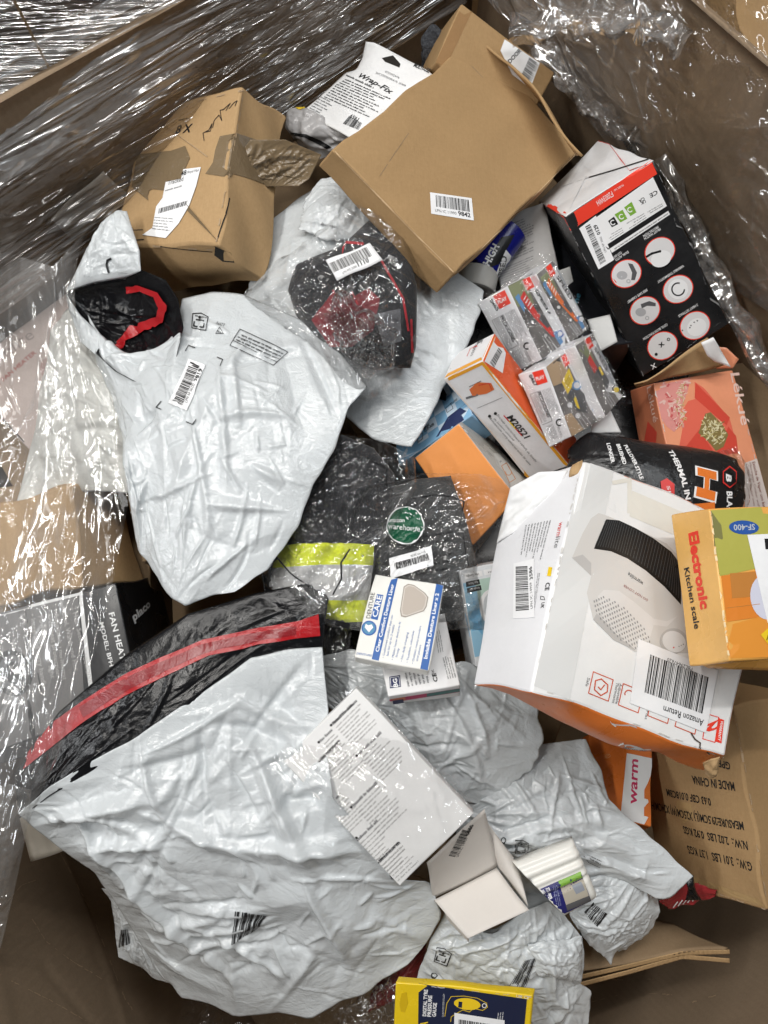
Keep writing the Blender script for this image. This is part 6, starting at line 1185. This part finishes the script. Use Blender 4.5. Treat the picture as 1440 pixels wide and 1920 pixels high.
# ---- cardboard scraps at the lower right
def scrap(top, right, bottom, left, mat, parent=None, th=.004, seed=6, nu=40, nv=12): return sheet('flap' if parent else 'cardboard_scrap', Wob(.0025, seed, .08, .2)(coons(side(top), side(right), side(bottom), side(left), nu, nv)), mat, parent, solid=th)
cs = scrap([(1080, 1760, -.20), (1150, 1740, -.21), (1210, 1722, -.23), (1262, 1728, -.235)], [(1262, 1728, -.235), (1310, 1752, -.215), (1366, 1778, -.195)], [(1085, 1826, -.185), (1180, 1806, -.185), (1280, 1782, -.185), (1366, 1778, -.195)], [(1080, 1760, -.20), (1085, 1826, -.185)], K_DARK())
prop(cs, 'bent double walled cardboard flap lying at the lower right', 'cardboard')
for k, (dy, dz, mt) in enumerate(((1, .0005, K_PALE()), (15, -.004, K_PALE()))):   # raw corrugated edges
    e_ = [(1086, 1828 + dy, -.185 + dz), (1180, 1807 + dy * .8, -.184 + dz), (1280, 1783 + dy * .5, -.184 + dz), (1330, 1781 + dy * .9, -.19 + dz), (1368, 1780 + dy * 1.2, -.195 + dz)]
    lo = [(x, y + 8, z - .004) for x, y, z in e_]
    X = coons(side(e_), side([e_[-1], lo[-1]]), side(lo), side([e_[0], lo[0]]), 90, 6, False); X[1:-1, :, 2] += (.0008 * np.sin(np.linspace(0, 90 * 2.1, 90)))[None, :]; sheet('raw_edge', X, mt, cs, solid=.001)

# ---- clear film veil over the goods at the left
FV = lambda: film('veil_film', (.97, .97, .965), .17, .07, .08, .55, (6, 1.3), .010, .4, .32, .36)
X = crumple(lambda nu, nv: coons(side([(-120, 470), (0, 470), (100, 500), (170, 420)], [.07, .075, .08, .085]), side([(170, 420), (118, 545), (160, 640), (215, 730), (236, 880), (240, 950), (205, 1120), (150, 1330), (60, 1530), (0, 1700)], [.085, .075, .065, .06, .055, .05, .06, .06, .05, .0]), side([(-160, 1700), (-80, 1710), (0, 1700)], [.0, .0, .0]), side([(-120, 470), (-140, 900), (-150, 1300), (-160, 1700)], [.07, .06, .06, .0]), nu, nv), 121, (.05, .02), (22, 64, 220), amp=.011, pin=False, aspect=2.4, fold=(26, .14, .02), ang=1.45, spread=.22, fine=.3)
sheet('stretch_film', X, FV(), label='thin clear film veil hanging over the goods at the left', cat='stretch film')
X = crumple(lambda nu, nv: coons(side([(-60, 1480), (20, 1470), (60, 1480)], [.03, .03, .04]), side([(60, 1480), (50, 1560), (25, 1680), (0, 1780)], [.04, .0, -.03, -.05]), side([(-80, 1780), (0, 1780)], [-.05, -.05]), side([(-60, 1480), (-80, 1780)], [.03, -.05]), nu, nv), 122, (.12, .03), (14, 44, 100), amp=.008, pin=False, aspect=2)
sheet('stretch_film', X, FV(), label='bunched clear film strands at the lower left edge', cat='stretch film')
X = crumple(lambda nu, nv: coons(side([(345, 1850), (500, 1880), (640, 1850), (745, 1800)], [-.21, -.18, -.16, -.15]), side([(745, 1800), (742, 1940)], [-.15, -.15]), side([(330, 1960), (742, 1960)], [-.2, -.15]), side([(345, 1850), (330, 1960)], [-.21, -.2]), nu, nv), 123, (.06, .08), (16, 48, 110), amp=.01, pin=False, aspect=.5)
sheet('stretch_film', X, film('floor_film', (.93, .93, .93), .02, .12, .1, .8, (20, 20), .010, .5), label='clear film crumpled below the front mailer at the bottom', cat='stretch film')

# ---- goods below that only show through gaps
def under(name, label, cat, x0, y0, x1, y1, z, mt, seed, rz=0, h=.12):
    a, b_ = at(x0, y1, z), at(x1, y0, z); c = (a + b_) / 2; w, l = abs(b_[0] - a[0]) / 2, abs(b_[1] - a[1]) / 2
    return carton(name, label, cat, hexa(-w, w, -l, l, z - h, z, rz, c[:2]), {}, mt, .001, seed, .001, 6, .002)
under('buried_carton', 'brown carton buried under the white mailers at the left', 'carton', 180, 520, 640, 1000, -.06, K_DARK(), 61, .3)
under('buried_carton', 'brown carton buried under the plain carton at the top', 'carton', 520, 180, 1000, 560, -.05, K_DARK(), 62, .6)
under('buried_carton', 'black box buried beneath toy pack and valve box', 'carton', 800, 560, 1250, 960, -.09, BLKB(), 63, -.3)
under('buried_carton', 'black box buried beneath the garment bags', 'carton', 480, 860, 960, 1240, -.07, BLKB(), 64, .2)
under('buried_carton', 'brown carton buried beneath the leaflet pack', 'carton', 520, 1240, 1000, 1620, -.13, K_DARK(), 65, -.4)
under('buried_carton', 'brown carton buried under the fan heater boxes at the left', 'carton', -80, 900, 300, 1400, -.12, K_DARK(), 66, .1)
under('buried_carton', 'dark carton buried beneath the pale heater box', 'carton', -80, 560, 260, 900, -.15, K_DARK(), 67, .6)
under('buried_carton', 'dark carton buried beneath the black pouch', 'carton', 1080, 700, 1480, 1250, -.13, K_DARK(), 68, .15)
GROUPS = {'stretch_film': 'clear stretch film around the heap', 'garment_bag': 'clear garment bags in the heap', 'buried_carton': 'boxes buried under the heap', 'card_scrap': 'loose card scraps', 'red_packet': 'red packets', 'neighbour_carton': 'wrapped cartons beyond the walls', 'fan_heater_box': 'fan heater boxes at the left', 'heater_carton': 'heater cartons'}
for o in bpy.data.objects:
    k = o.name.split('.')[0]
    if o.parent is None and k in GROUPS: o['group'] = GROUPS[k]
# ================================================================== put every thing's origin at its base
for o in [o for o in bpy.data.objects if o.parent is None and o.type in ('MESH', 'EMPTY') and o.get('kind') != 'structure']:
    fam = [o] + list(o.children_recursive)
    P = [np.array(x.data.vertices[i].co) for x in fam if x.type == 'MESH' and len(x.data.vertices) for i in range(0, len(x.data.vertices), max(1, len(x.data.vertices) // 200))]
    if not P: continue
    P = np.array(P); c = Vector(((P[:, 0].min() + P[:, 0].max()) / 2, (P[:, 1].min() + P[:, 1].max()) / 2, P[:, 2].min()))
    seen = set()
    for x in fam:
        if x.type == 'MESH' and x.data.name not in seen:
            seen.add(x.data.name); x.data.transform(Matrix.Translation(-c))
    o.location = c
